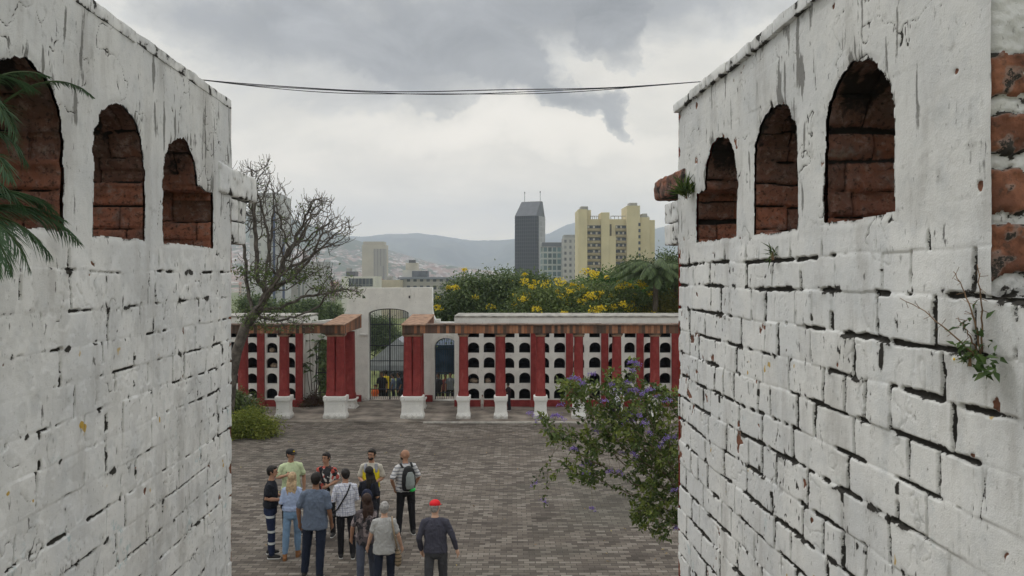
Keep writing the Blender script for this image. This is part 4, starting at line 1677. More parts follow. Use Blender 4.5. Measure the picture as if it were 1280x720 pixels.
def apartments():
    Y = 262
    k = Y / F
    root = thing('apartment_tower', Vector((P(770, 0, Y).x, Y, ZV)), 'yellow ochre apartment block with rows of windows between stair towers, above the treetops', 'apartment block')
    parts = [(723, 734.2, 261.5, -1.2, 14), (734.3, 738.8, 262.5, 2.2, 10), (734.3, 783.9, 274, 1.2, 14), (751.6, 762, 265.5, -.2, 9), (762.1, 769.8, 295, -.1, 9), (784, 800, 257, -1.6, 14), (800.2, 812, 271.5, .6, 14), (812, 818.6, 275, 2.4, 11)]
    for x0, x1, yt, off, dp in parts:
        mb = MB()
        pbox(mb, x0, x1, yt, Y + off, dp)
        mb.build('tower_block', M_YEL, root)
    for x0, x1, yt, yb in ((726, 735, 258, 261.5), (787, 796.5, 253.5, 257), (803, 809, 267, 271.5)):
        a, b = P(x0, yt, Y + 2), P(x1, yb, Y + 2)
        MB().box(a.x, b.x, Y + 2, Y + 7, b.z - .3, a.z).build('roof_tank', M_GREYB, root)
    rows = [281.5 + 7.63 * i for i in range(13)]
    for x0, x1 in ((734.5, 751.3), (770, 783.8)):
        for r in rows:
            a, b = P(x0, r, Y), P(x1, r + 3.8, Y)
            MB().box(a.x, b.x, Y + 1.0, Y + 1.19, b.z, a.z).build('window_row', M_GLASS, root)
            n = 5
            for i in range(n):
                if (i * 7 + int(r)) % 5 < 2:
                    xa = a.x + (b.x - a.x) * (i + .1) / n
                    MB().box(xa, xa + (b.x - a.x) / n * .7, Y + .93, Y + .998, b.z + .1, a.z - .15).build('blind', M_CREAM, root)
            c = P(x0, r + 3.9, Y).z
            d = P(x0, r + 7.0, Y).z
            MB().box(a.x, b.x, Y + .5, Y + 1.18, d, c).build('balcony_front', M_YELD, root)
    a, b = P(755.5, 280, Y), P(765, 294.5, Y)
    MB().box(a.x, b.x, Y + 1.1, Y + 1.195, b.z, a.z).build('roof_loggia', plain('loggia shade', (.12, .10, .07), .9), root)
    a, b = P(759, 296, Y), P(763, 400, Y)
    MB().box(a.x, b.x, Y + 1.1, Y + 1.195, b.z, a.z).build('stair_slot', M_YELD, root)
    for i in range(9):
        a, b = P(797, 279 + 7.6 * i, Y), P(799.6, 283 + 7.6 * i, Y)
        MB().box(a.x, b.x, Y - 1.75, Y - 1.61, b.z, a.z).build('small_window', M_GLASS, root)
    for x0, x1 in ((739, 748.5), (764.5, 783.5), (800.5, 811.5)):
        for i in range(5):
            a = P(x0 + (x1 - x0) * i / 4, 269.5, Y)
            b = P(0, 274, Y)
            MB().box(a.x - .1, a.x + .1, Y + 2, Y + 2.2, b.z - 1, a.z).build('railing_post', M_GREYB, root)
        a, b = P(x0, 269.5, Y), P(x1, 270, Y)
        MB().box(a.x, b.x, Y + 2.02, Y + 2.18, b.z, a.z + .1).build('railing_bar', M_GREYB, root)


apartments()


def simple_building(name, label, Y, blocks, cat='building', rz=0):
    """blocks: (part name, x0, x1, ytop, y offset, depth, material)"""
    root = thing(name, Vector((P((blocks[0][1] + blocks[0][2]) / 2, 0, Y).x, Y, ZV)), label, cat)
    for nm, x0, x1, yt, off, dp, mat, *yb in blocks:
        mb = MB()
        pbox(mb, x0, x1, yt, Y + off, dp, P(0, yb[0], Y + off).z if yb else ZV)
        mb.build(nm, mat, root, bevel=.0)
    return root


simple_building('office_block', 'blue green glass office block between the dark tower and a grey block', 400, [
    ('glass_facade', 677, 705, 309, 0, 18, facade_mat('teal glass grid', (.42, .45, .43), (.10, .16, .17), 2.4, 3.2, .75, .72)),
    ('roof_floor', 678, 704.5, 303, 3, 13, plain('dark roof storey', (.14, .15, .16), .6), 308.9), ('roof_slab', 676.5, 705, 308, -.4, 18.6, M_GREYB, 309.2)])
simple_building('grey_block', 'pale grey concrete block touching the glass offices', 385, [
    ('main_block', 704.5, 718.8, 297, 0, 16, facade_mat('grey window grid', (.42, .41, .39), (.16, .16, .17), 2.5, 3.0, .45, .5)),
    ('roof_room', 705, 719, 293.5, 1, 12, M_GREYB, 296.9), ('low_wing', 718.8, 724, 326, 2, 14, M_CREAM)])
simple_building('beige_tower', 'plain beige tower block with chamfered top on the hazy hillside', 800, [
    ('tower', 452.5, 481.5, 306, 0, 20, plain('beige tower render', (.46, .41, .31), .85, .1, .06)),
    ('roof_cap', 454, 479.5, 302, 1.5, 17, plain('beige tower cap', (.42, .37, .28), .85, .1, .06), 305.9),
    ('shade_fin', 467, 481.6, 311, -.7, 8, facade_mat('ribbed brown bay', (.30, .27, .22), (.2, .18, .15), 1.6, 30, .5, .99))])
simple_building('cream_block', 'cream low block with one wide dark window band above the gate', 300, [
    ('main_block', 427, 469.5, 345.5, 0, 14, plain('cream white render', (.62, .61, .55), .85, .1, .1)),
    ('window_band', 436, 466, 348, -.15, 1, facade_mat('dark band window', (.2, .21, .2), (.06, .07, .08), 1.4, 4, .8, .95), 358),
    ('roof_tank', 432.5, 444, 339.5, 3, 6, plain('dark roof machinery', (.10, .10, .11), .7), 345.4), ('roof_tank', 433, 438, 335.5, 3.5, 4, M_GREYB, 339.4)])
simple_building('warehouse', 'tan low building beside the cream block', 330, [('main_block', 469.6, 500, 350, 0, 14, plain('tan wall', (.50, .44, .33), .85, .12, .2)), ('roof_hut', 483, 489, 345, 2, 5, M_GREYB, 349.9)])
simple_building('concrete_complex', 'wide grey concrete building with small square windows and a white penthouse', 340, [
    ('main_block', 500, 572, 349, 0, 20, facade_mat('small square windows', (.36, .345, .31), (.055, .06, .07), 2.9, 3.5, .5, .5, (.35, .2))),
    ('roof_slab', 497, 573, 346.4, -.6, 22, plain('slate roof edge', (.20, .22, .25), .7), 349.05),
    ('penthouse', 503, 528, 337.5, 3, 9, plain('white penthouse', (.58, .57, .53), .8, .1, .2), 346.3),
    ('penthouse_window', 515, 534, 338.6, 2.6, 8, plain('slate window wall', (.12, .13, .15), .5, .3, .4), 346.2),
    ('stair_tower', 507, 522, 328.6, 4.5, 5, M_CREAM, 337.4), ('roof_machine', 511, 519, 325, 5.5, 3, plain('dark roof machinery', (.1, .1, .11)), 328.5)])
# pale tower behind the bare tree
r = simple_building('pale_tower', 'pale grey tower with dark blue vertical pipes behind the bare tree', 300, [
    ('tower', 312, 351, 244, 0, 14, facade_mat('pale panel tower', (.50, .50, .50), (.40, .40, .41), 3.2, 3.1, .5, .4)),
    ('roof_floor', 322, 347, 241, 2, 10, M_GREYB, 243.9)])
for x, yt in ((342.5, 256), (354.5, 300)):
    MB().tube([P(x, 420, 298.5), P(x, yt, 298.5)], .5, 8).build('blue_pipe', plain('dark blue pipe', (.05, .07, .14), .5), r)
simple_building('grey_tower', 'ribbed grey tower block behind the twigs of the bare tree', 450, [
    ('tower', 372, 404, 327, 0, 18, facade_mat('grey ribs', (.36, .35, .33), (.24, .235, .22), 2.4, 30, .5, .99)),
    ('side_wing', 356, 372, 337, 2, 15, plain('grey brown wing', (.30, .275, .25), .85, .15, .2))])

# small houses of the far quarter, each a thing
house_cols = [(.36, .17, .11), (.5, .46, .4), (.42, .28, .19), (.55, .53, .5), (.30, .22, .17), (.46, .38, .28)]
HM = [facade_mat(f'house wall {k}', c, (.07, .07, .08), 2.1, 2.8, .4, .5, (.2, .3)) for k, c in enumerate(house_cols)]
RM = [plain('clay tile roof', (.30, .13, .08), .9, .3, .8), plain('fibre cement roof', (.34, .33, .31), .9, .3, .8)]
col_words = ['brick red', 'off white', 'light brown', 'white', 'dark brown', 'tan']
rngh = random.Random(12)
protos = []
for k in range(6):
    o = bpy.data.objects.new('town_house', None)
    COL.objects.link(o)
    w, d, h = rngh.uniform(7, 13), rngh.uniform(7, 10), rngh.uniform(6, 13)
    MB().box(-w / 2, w / 2, -d / 2, d / 2, -8, h).build('wall', HM[k], o, local=True)
    mb = MB()
    if k % 2 == 0:
        mb.add([(-w / 2 - .4, -d / 2 - .4, h), (w / 2 + .4, -d / 2 - .4, h), (w / 2 + .4, d / 2 + .4, h), (-w / 2 - .4, d / 2 + .4, h), (-w / 2 - .4, 0, h + 2.2), (w / 2 + .4, 0, h + 2.2)],
               [(0, 1, 5, 4), (2, 3, 4, 5), (0, 4, 3), (1, 2, 5), (0, 3, 2, 1)])
        mb.build('roof', RM[0], o, local=True)
    else:
        mb.box(-w / 2 - .3, w / 2 + .3, -d / 2 - .3, d / 2 + .3, h + .01, h + .4)
        mb.build('roof', RM[1], o, local=True)
        MB().box(-w / 4, w / 6, -d / 4, d / 4, h + .41, h + 2.6).build('roof_room', HM[(k + 2) % 6], o, local=True)
    protos.append([o, False])
hp = []
for i in range(74):
    px = rngh.uniform(395, 700) if i > 12 else rngh.uniform(296, 420)
    Y = rngh.uniform(420, 900)
    if 500 < px < 572 and Y < 400:
        continue
    hp.append((px, Y, rngh.randrange(6), rngh.uniform(-.5, .5)))
for i, (px, Y, k, rz) in enumerate(hp):
    pr = protos[k]
    o = pr[0] if not pr[1] else copy_tree(pr[0])
    pr[1] = True
    zg = (CAMZ - (rngh.uniform(350, 356) - HY) / F * Y) - 10 * .8
    o.location = P(px, 0, Y)
    o.location.z = zg - 3
    o.rotation_euler.z = rz
    tag(o, f'small {col_words[k]} house in the hazy town below the mountains', 'house', f'small {col_words[k]} houses of the far town')
for o, used in protos:
    if not used:
        for c in list(o.children):
            bpy.data.objects.remove(c)
        bpy.data.objects.remove(o)


# mountains
def ridge(name, prof, Y, depth, base, seed, mat, amp, px0, px1, nx=260, ny=60, rough=1.0):
    pxs = np.linspace(px0, px1, nx)
    top = np.interp(pxs, [a for a, b in prof], [b for a, b in prof])
    ztop = CAMZ - (top - HY) / F * Y
    t = np.concatenate([np.linspace(0, 1, ny), np.linspace(1.05, 1.6, 8)])
    X = (pxs[None, :] - 640) / F * Y + 0 * t[:, None]
    YY = Y - depth + depth * t[:, None] + 0 * X
    rise = np.where(t < 1, t ** 1.25, np.maximum(0, 1 - (t - 1) * 1.4))[:, None]
    u, v = X / (depth * .22), YY / (depth * .3)
    rid = 1 - np.abs(fbm(u * 1.4, v * .8, seed, 5) - .5) * 4
    crest = (fbm(X / (depth * .05), X * 0 + seed, seed + 2, 4) - .5)
    Z = base + (ztop[None, :] - base) * rise
    side = np.sin(np.clip(t, 0, 1) * PI)[:, None]
    Z = Z + side * (rid - .3) * amp * .8 + crest * amp * .14 * rise * rough
    i = np.arange(X.size).reshape(X.shape)
    Fq = np.stack([i[:-1, :-1], i[:-1, 1:], i[1:, 1:], i[1:, :-1]], -1).reshape(-1, 4)
    tag(link(name, np_mesh(name, np.stack([X, YY, Z], -1).reshape(-1, 3), Fq), mat), kind='structure')


t = NT('town and scrub on the hillside')
c = t.coord()
v = t.vor(t.mapping(c, (1, .5, 1.8)), 1 / 8)
vs = t.sep(v)
town = t.ramp(vs[0], [(0, (.26, .15, .11)), (.3, (.36, .26, .21)), (.55, (.16, .10, .08)), (.8, (.38, .33, .30)), (1, (.52, .50, .47))])
n = t.noise(c, 1 / 60, 6, .7)
n2 = t.noise(c, 1 / 9, 4, .7)
green = t.mix(n2, (.03, .05, .025), (.09, .11, .05))
zz = t.sep(c)[2]
cov = t.math('ADD', n, t.math('MULTIPLY', t.math('SUBTRACT', vs[1], .5), .32))
cov = t.math('SUBTRACT', cov, t.math('MULTIPLY', t.sstep(zz, 40, 120), .5))
col = t.mix(t.sstep(cov, .44, .5), green, town)
M_HILL = t.fin(col, .9)
t = NT('forested mountain')
c = t.coord()
n = t.noise(c, 1 / 230, 6, .65)
M_MTN = t.fin(t.mix(t.sstep(n, .35, .65), (.03, .045, .02), (.12, .13, .07)), .95)
ridge('near_hill', [(-200, 180), (150, 235), (300, 262), (350, 271), (400, 284), (440, 298), (480, 311), (520, 323), (560, 333), (600, 341), (640, 350), (720, 356)], 2050, 1150, ZV, 3, M_HILL, 40, -200, 720)
ridge('far_mountain', [(-400, 255), (100, 280), (330, 288), (420, 296), (450, 297), (480, 293), (520, 292), (545, 293), (575, 298), (600, 301), (630, 300), (665, 297), (690, 290), (708, 281), (722, 277), (745, 282), (770, 288), (800, 290), (830, 284), (860, 280), (1000, 265), (1500, 240), (1900, 260)], 4200, 1500, ZV, 5, M_MTN, 110, -400, 1900, 420, 70, 1.3)
ridge('middle_ridge', [(380, 352), (440, 335), (500, 328), (560, 335), (620, 345), (700, 350), (900, 340), (1400, 320), (1700, 330)], 2700, 800, ZV, 6, M_MTN, 36, 380, 1700, 200, 40)

# ------------------------------------------------------------------ trees behind the niche wall
RG = np.random.default_rng(31)
LM_DARK = leafmat('dark green leaves', (.048, .080, .032), (.10, .15, .055), (.18, .235, .09))
LM_MID = leafmat('mid green leaves', (.055, .088, .026), (.11, .16, .045), (.19, .245, .08))
LM_BRIGHT = leafmat('fresh green leaves', (.03, .09, .012), (.06, .15, .02), (.10, .21, .035))
LM_OLIVE = leafmat('yellow green leaves', (.10, .10, .018), (.17, .17, .03), (.27, .24, .05))
LM_YEL = leafmat('yellow flowers', (.62, .44, .02), (.80, .62, .03), (.88, .74, .08))
M_BARK = plain('tree bark', (.11, .09, .07), .95, .35, 5, .5)


def bushy_tree(name, label, cat, Y, blobs, mat, n_clump, per, L, group=None, flowers=0, trunk_px=None, zb=None, csize=.55, fspec=None):
    k = Y / F
    ells = []
    for px, py, rx, ry, *dy in blobs:
        c = P(px, py, Y + (dy[0] if dy else 0))
        ells.append((tuple(c), (rx * k, max(rx * k * .8, .6), ry * k)))
    zb = terrain_z(Y) if zb is None else zb
    bx = P(trunk_px or blobs[0][0], 0, Y).x
    root = thing(name, Vector((bx, Y, float(zb))), label, cat, group)
    cc, u = crown('foliage', ells, n_clump, per, csize, L, RG, root, mat)
    # trunk and limbs reach into the crown
    sel = cc[RG.choice(len(cc), min(len(cc), 90), replace=False)]
    top = np.mean([e[0] for e in ells], 0)
    zl = min(e[0][2] - e[1][2] * .6 for e in ells)
    stem = [(bx, Y, zb + max(.5, (zl - zb) * .7))]
    nodes, par = colonize((bx, Y, zb), sel, .35, 6, .5, 40, 2, stem)
    mb, r, tips, ch = branch_mesh(nodes, par, .018, 2.2, 6)
    mb.build('trunk', M_BARK, root, smooth=True)
    if flowers:
        f = fspec or (lambda p: True)
        cand = [i for i in range(len(cc)) if u[i][2] > -.1 and u[i][1] < .5]
        RG.shuffle(cand)
        pts = []
        for i in cand:
            p = cc[i] + u[i] * csize * .9 + np.array([0, -.25, .12])
            if f(p):
                pts.append(p)
            if len(pts) >= flowers:
                break
        def bunch(P_):
            m = 40
            sz = np.repeat(RG.uniform(.045, .12, len(P_)), m)[:, None]
            off = np.clip(RG.normal(size=(len(P_) * m, 3)), -1.7, 1.7) * sz * np.array([1.25, .8, .75])
            pp = np.repeat(np.array(P_), m, 0) + off
            return leaves_mesh('flowers', pp, rand_unit(len(pp), RG) + off * 3, rand_unit(len(pp), RG), .10, .08, np.clip(RG.normal(size=len(pp)) * .25 + .5, 0, 1))
        for p in pts[:100]:
            link('flower_bunch', bunch([p]), LM_YEL, root, smooth=False)
        if pts[100:]:
            link('blossom', bunch(pts[100:]), LM_YEL, root, smooth=False)['kind'] = 'stuff'
    return root


bushy_tree('flowering_tree', 'dense dark green tree with a few yellow blossoms, nearest the gateway', 'tree', 40,
           [(600, 385, 48, 36), (655, 378, 45, 40, 2), (560, 396, 24, 22), (625, 360, 26, 18), (640, 405, 60, 30), (586, 362, 16, 12)], LM_DARK, 760, 80, .16, flowers=20)
bushy_tree('flowering_tree', 'wide tree covered in bunches of yellow flowers in front of the dark tower', 'tree', 37,
           [(690, 390, 45, 28), (735, 385, 50, 30), (785, 392, 40, 26), (670, 372, 25, 16, 1), (720, 400, 70, 24)], LM_MID, 760, 80, .15, flowers=86)
bushy_tree('leafy_tree', 'bright fresh green treetop rising under the yellow apartment block', 'tree', 44,
           [(758, 356, 20, 15), (775, 362, 22, 14), (742, 360, 12, 10), (765, 380, 34, 22)], LM_BRIGHT, 260, 80, .16)
bushy_tree('leafy_tree', 'dark evergreen tree behind the palm, beside the tower wall', 'tree', 46,
           [(800, 352, 22, 26), (835, 350, 30, 30), (880, 345, 34, 34), (815, 378, 40, 30)], LM_DARK, 380, 80, .18)
bushy_tree('leafy_shrub', 'yellow green shrub poking over the niche wall beside the tower', 'shrub', 36,
           [(830, 388, 18, 16), (848, 384, 16, 18), (812, 397, 14, 10)], LM_OLIVE, 190, 80, .10, csize=.35)
bushy_tree('leafy_tree', 'round dark tree on the lawn seen through the iron gate', 'tree', 84,
           [(468, 418, 16, 20), (488, 424, 16, 14), (452, 425, 14, 16), (478, 408, 12, 10)], LM_DARK, 330, 70, .22)
bushy_tree('leafy_tree', 'small dark tree behind the side door hidden by the leafy plant', 'tree', 39,
           [(400, 445, 16, 28), (385, 430, 14, 16), (412, 470, 12, 26)], LM_MID, 150, 70, .14, csize=.4)
bushy_tree('leafy_tree', 'dark tree above the blue tarpaulin seen in the small arched door', 'tree', 58, [(557, 428, 20, 14), (545, 436, 12, 10), (572, 432, 12, 12)], LM_DARK, 140, 70, .2)
for j, (px, py, rx, ry, Y) in enumerate(((318, 383, 20, 12, 60), (352, 388, 18, 9, 70), (383, 386, 16, 9, 64), (408, 388, 14, 8, 75))):
    bushy_tree('leafy_tree', ['dark treetop above the niche wall at the root of the bare tree', 'low dark treetop above the niche wall under the pale tower', 'low treetop above the niche wall under the ribbed tower',
                              'small treetop against the shoulder of the gateway'][j], 'tree', Y, [(px, py, rx, ry), (px + 8, py + 4, rx * .7, ry)], LM_DARK, 90, 60, .22, csize=.6)


for px, py, rx, ry, Y, lab in ((960, 370, 55, 40, 40, 'round dark tree behind the courtyard wall past the right tower'), (1120, 365, 70, 48, 44, 'broad dark tree far along the courtyard wall past the right tower'),
                               (160, 365, 60, 42, 42, 'broad dark tree behind the courtyard wall past the left tower'), (0, 370, 60, 42, 46, 'dark tree farthest along the courtyard wall past the left tower')):
    bushy_tree('leafy_tree', lab, 'tree', Y, [(px, py, rx, ry), (px + 25, py + 8, rx * .7, ry * .8), (px - 28, py + 10, rx * .6, ry * .7)], LM_DARK, 300, 50, .24, csize=.8)


def palm(px, py, Y, label, n=26, R=2.4, seed=3):
    rng = np.random.default_rng(seed)
    c = P(px, py, Y)
    root = thing('palm_tree', Vector((c.x, Y, float(terrain_z(Y)))), label, 'palm')
    MB().tube([(c.x + .1, Y, terrain_z(Y)), (c.x - .05, Y, c.z * .5), (c.x, Y, c.z)], [.17, .13, .12], 8).build('trunk', M_BARK, root, smooth=True)
    A = [[], [], [], []]
    rm = MB()
    for i in range(n):
        a = i * 2.4
        el = rng.uniform(.25, 1.35)
        L = R * rng.uniform(.8, 1.1)
        d = np.array([math.cos(a), math.sin(a), 0])
        p0 = np.array(c)
        p1 = p0 + d * L * .45 * math.cos(el) + np.array([0, 0, L * .55 * math.sin(el) + .25])
        p2 = p0 + d * L * .95 + np.array([0, 0, L * (.62 * math.sin(el) - .42)])
        q = frond(p0, p1, p2, 54, .48, .03, rng, droop=.75)
        for k in range(4):
            A[k].append(q[k])
        rm.tube([tuple(x) for x in q[4]], list(np.linspace(.028, .008, 14)), 4, cap=False)
    A = [np.concatenate(x) for x in A]
    link('fronds', leaves_mesh('fronds', A[0], A[1], A[2], A[3], .05, np.clip(rng.normal(size=len(A[0])) * .2 + .45, 0, 1), 0), LM_DARK, root, smooth=False)
    rm.build('frond_ribs', LM_MID, root)


palm(820, 346, 35.5, 'feathery dark palm between the apartment block and the tower wall', 40, 2.3)
palm(846, 352, 38, 'second feathery palm half behind the tower wall', 30, 2.4, 8)

# ------------------------------------------------------------------ bare tree on the left
def bare_tree():
    Y = 26.0
    rng = np.random.default_rng(5)
    pts = []

    def cloud(px, py, rx, ry, n, dy=1.5):
        for _ in range(n):
            u = rand_unit(1, rng)[0] * (rng.random() ** .4)
            q = P(px + u[0] * rx, py + u[2] * ry, Y + u[1] * dy)
            pts.append(q)
    cloud(322, 250, 40, 48, 330)
    cloud(300, 235, 30, 30, 130)
    cloud(372, 290, 42, 40, 330)
    cloud(415, 290, 30, 26, 170)
    cloud(395, 262, 26, 24, 100)
    cloud(340, 340, 50, 26, 200)
    cloud(420, 365, 36, 12, 90)
    cloud(385, 340, 36, 16, 90)
    cloud(330, 395, 45, 18, 90, 1.0)
    cloud(350, 408, 40, 8, 50, .8)
    base = P(284, 0, Y)
    base.z = 0
    stem = [P(290, 470, Y), P(296, 440, Y), P(307, 408, Y), P(322, 388, Y)]
    nodes, par = colonize(tuple(base), [tuple(p) for p in pts], .14, 2.2, .22, 90, 4, stem, bias=(0, 0, .06))
    # fine curled twigs at the tips
    nodes, par = list(nodes), list(par)
    has = set(par)
    tips0 = [i for i in range(len(nodes)) if i not in has]
    extra = [i for i in range(len(nodes)) if rng.random() < .16 and nodes[i][2] > 4.6]
    for i in tips0 + extra:
        for _ in range(2 if i in has else 3):
            cur = i
            d = nodes[i] - nodes[par[i]] if par[i] >= 0 else np.array([0, 0, 1.])
            d = d / (np.linalg.norm(d) + 1e-9) + rng.normal(size=3) * .8
            for s in range(rng.integers(2, 5)):
                d = d / np.linalg.norm(d) + np.array([0, 0, .28]) + rng.normal(size=3) * .25
                d /= np.linalg.norm(d)
                nodes.append(nodes[cur] + d * .11)
                par.append(cur)
                cur = len(nodes) - 1
    nodes, par = np.array(nodes), np.array(par)
    mb, r, tips, ch = branch_mesh(nodes, par, .0068, 2.22, 7, .24)
    root = thing('bare_tree', base, 'nearly leafless tree with curling grey twigs leaning out beside the left tower', 'tree')
    mb.build('trunk', plain('grey brown bark', (.105, .092, .078), .95, .45, 6, .5), root, smooth=True)
    # a few leaves on the low limbs
    low = [i for i in range(len(nodes)) if r[i] < .03 and (nodes[i][2] < 5.6 or rng.random() < .05) and (nodes[i][0] < -6.6 or rng.random() < .35)]
    P0, D0, T0 = [], [], []
    for i in low:
        if rng.random() < .78:
            continue
        for _ in range(7):
            P0.append(nodes[i] + rng.normal(size=3) * .09)
            D0.append(rng.normal(size=3) + np.array([0, 0, .2]))
            T0.append(np.clip(rng.normal() * .25 + .5, 0, 1))
    n = len(P0)
    link('foliage', leaves_mesh('foliage', P0, D0, rand_unit(n, rng) + np.array([0, 0, 1]), .11, .06, np.array(T0)), LM_MID, root, smooth=False)


bare_tree()

bushy_tree('garden_bush', 'low yellow green bush on the paving under the bare tree', 'bush', 25.4,
           [(300, 535, 22, 14), (322, 532, 20, 14), (282, 538, 20, 14), (309, 524, 16, 9), (334, 540, 8, 7)], leafmat('lime leaves', (.10, .14, .015), (.18, .22, .03), (.30, .31, .06)), 330, 70, .075, zb=0.0, csize=.22)
bushy_tree('garden_bush', 'darker loose bush between the lime bush and the niche wall', 'bush', 27.2,
           [(300, 508, 14, 12), (312, 515, 12, 9), (288, 505, 14, 14)], LM_MID, 120, 60, .09, zb=0.0, csize=.25)
bushy_tree('garden_bush', 'small reddish brown heap of plants at the foot of the side door', 'bush', 31.2,
           [(392, 502, 11, 7), (383, 505, 7, 5)], leafmat('reddish leaves', (.06, .035, .02), (.10, .05, .03), (.09, .10, .03)), 70, 60, .07, zb=0.0, csize=.2)


def door_plant():
    rng = np.random.default_rng(9)
    Y = 31.3
    base = P(391, 0, Y)
    base.z = 0.03
    root = thing('leafy_plant', base, 'thin stemmed plant with broad leaves growing in front of the barred side door', 'plant')
    mb = MB()
    PP, DD = [], []
    tops = [(387, 408), (402, 418), (383, 455), (396, 440), (408, 452), (399, 470)]
    for px, py in tops:
        t = P(px, py, Y - .15)
        mid = (Vector(base) + t) / 2 + Vector((rng.normal() * .06, 0, .1))
        mb.tube([base, mid, t], [.022, .015, .008], 5)
        for _ in range(7):
            a = rng.uniform(0, 2 * PI)
            PP.append(np.array(t) + rng.normal(size=3) * .07)
            DD.append((math.cos(a), math.sin(a), -.15))
        for f in (.6, .8):
            for _ in range(2):
                a = rng.uniform(0, 2 * PI)
                PP.append(np.array(mid.lerp(t, f)))
                DD.append((math.cos(a), math.sin(a), 0))
    mb.build('stem', M_BARK, root, smooth=True)
    n = len(PP)
    link('leaves', leaves_mesh('leaves', PP, DD, rand_unit(n, rng) * .4 + np.array([0, -.4, 1]), .34, .2, rng.random(n) * .7), LM_DARK, root, smooth=False)


door_plant()

# ------------------------------------------------------------------ purple flowering shrub beside the right tower
def purple_shrub():
    rng = np.random.default_rng(14)
    Y = 7.2
    pts = []

    def cloud(px, py, rx, ry, n, dy=.5, y=0.):
        for _ in range(n):
            u = rand_unit(1, rng)[0] * (rng.random() ** .45)
            pts.append(P(px + u[0] * rx, py + u[2] * ry, Y + y + u[1] * dy))
    cloud(800, 545, 48, 55, 260)
    cloud(765, 530, 45, 45, 200)
    cloud(835, 600, 45, 60, 330)
    cloud(880, 560, 45, 70, 120)
    cloud(820, 500, 40, 30, 110)
    cloud(722, 490, 26, 20, 70)
    cloud(705, 478, 14, 10, 20)
    cloud(700, 545, 22, 12, 40)
    cloud(680, 522, 14, 8, 20)
    cloud(728, 588, 20, 22, 45)
    cloud(770, 480, 30, 22, 60)
    cloud(815, 640, 34, 28, 130)
    cloud(828, 664, 14, 10, 20)
    cloud(735, 560, 22, 18, 50)
    cloud(792, 455, 8, 12, 10)
    cloud(690, 590, 4, 14, 6, .1)
    cloud(740, 602, 8, 8, 10, .2)
    base = P(930, 0, Y + .3)
    base.z = 0
    stem = [P(925, 900, Y + .2), P(915, 760, Y + .1), P(895, 680, Y), P(872, 640, Y)]
    nodes, par = colonize(tuple(base), [tuple(p) for p in pts], .045, 1.2, .07, 120, 4, stem, bias=(-.05, 0, .03))
    # arching end sprays
    has = set(par.tolist())
    mb, r, tips, ch = branch_mesh(nodes, par, .0022, 2.5, 6, .035)
    root = thing('flowering_shrub', base, 'tall leafy shrub with purple flower sprays arching out beside the right tower', 'shrub')
    mb.build('branches', plain('shrub bark', (.17, .14, .10), .9, .3, 20, .3), root, smooth=True)
    PP, DD, TT, LL = [], [], [], []
    for i in range(1, len(nodes)):
        if r[i] > .008:
            continue
        tipd = 1 if not ch[i] else 0
        k = 13 if tipd else (5 if rng.random() < .72 else 0)
        d = nodes[i] - nodes[par[i]]
        d /= np.linalg.norm(d) + 1e-9
        tn = rng.uniform(.15, .75) + (.15 if tipd else 0)
        for _ in range(k):
            PP.append(nodes[i] + rng.normal(size=3) * .018)
            DD.append(d * .6 + rng.normal(size=3) * .9 + np.array([0, -.1, -.05]))
            TT.append(np.clip(tn + rng.normal() * .15, 0, 1))
            LL.append(rng.uniform(.032, .068))
    n = len(PP)
    lm = leafmat('glossy shrub leaves', (.028, .052, .015), (.085, .13, .030), (.22, .26, .055), .4)
    link('foliage', leaves_mesh('foliage', PP, DD, rand_unit(n, rng) * .8 + np.array([0, -.3, .8]), np.array(LL), np.array(LL) * .5, np.array(TT)), lm, root, smooth=False)
    # flower sprays: each a spray of its own
    LMF = leafmat('purple petals', (.18, .11, .40), (.28, .19, .55), (.45, .36, .72), .6)
    spots = [(793, 452), (720, 472), (728, 478), (765, 480), (772, 486), (790, 487), (808, 488), (834, 500), (785, 477), (740, 466), (672, 523), (663, 516), (697, 519), (745, 538), (717, 560), (735, 579), (732, 590),
             (793, 567), (786, 525), (805, 528), (800, 519), (830, 549), (842, 546), (843, 612), (668, 604), (680, 625), (741, 635), (775, 590), (762, 588), (786, 517), (820, 495), (778, 565), (812, 540), (700, 505), (846, 660), (790, 462), (756, 500)]
    big = {0, 1, 5, 6, 18, 21, 15, 12}
    for k, (px, py) in enumerate(spots):
        q = np.array(P(px, py, Y - rng.uniform(.1, .5)))
        if k in (24, 25, 26, 15):
            q = np.array(P(px, py, Y - .1))
        # hang it on the nearest twig
        j = np.argmin(np.linalg.norm(nodes - q, axis=1))
        a = nodes[j]
        s = MB()
        mid = (a + q) / 2 + np.array([0, 0, .04])
        s.tube([tuple(a), tuple(mid), tuple(q)], [.002, .0016, .0012], 4)
        s.build('flower_stalk', MATS['shrub bark'], root)
        m = 110 if k in big else 42
        L = (.14 if k in big else .07)
        ang = rng.uniform(-.5, .5)
        ax = np.array([math.cos(ang) * rng.choice([-1, 1]), rng.normal() * .3, -.35 + math.sin(ang)])
        ax /= np.linalg.norm(ax)
        t = rng.random(m) - .5
        pp = q + ax * (t * L)[:, None] + np.array([0, 0, 1]) * (-(t ** 2) * L * .8)[:, None] + rng.normal(size=(m, 3)) * .009
        me = leaves_mesh('flower_spray', pp, rand_unit(m, rng), rand_unit(m, rng), .013, .011, np.clip(rng.normal(size=m) * .25 + .5, 0, 1))
        link('flower_spray', me, LMF, root, smooth=False)
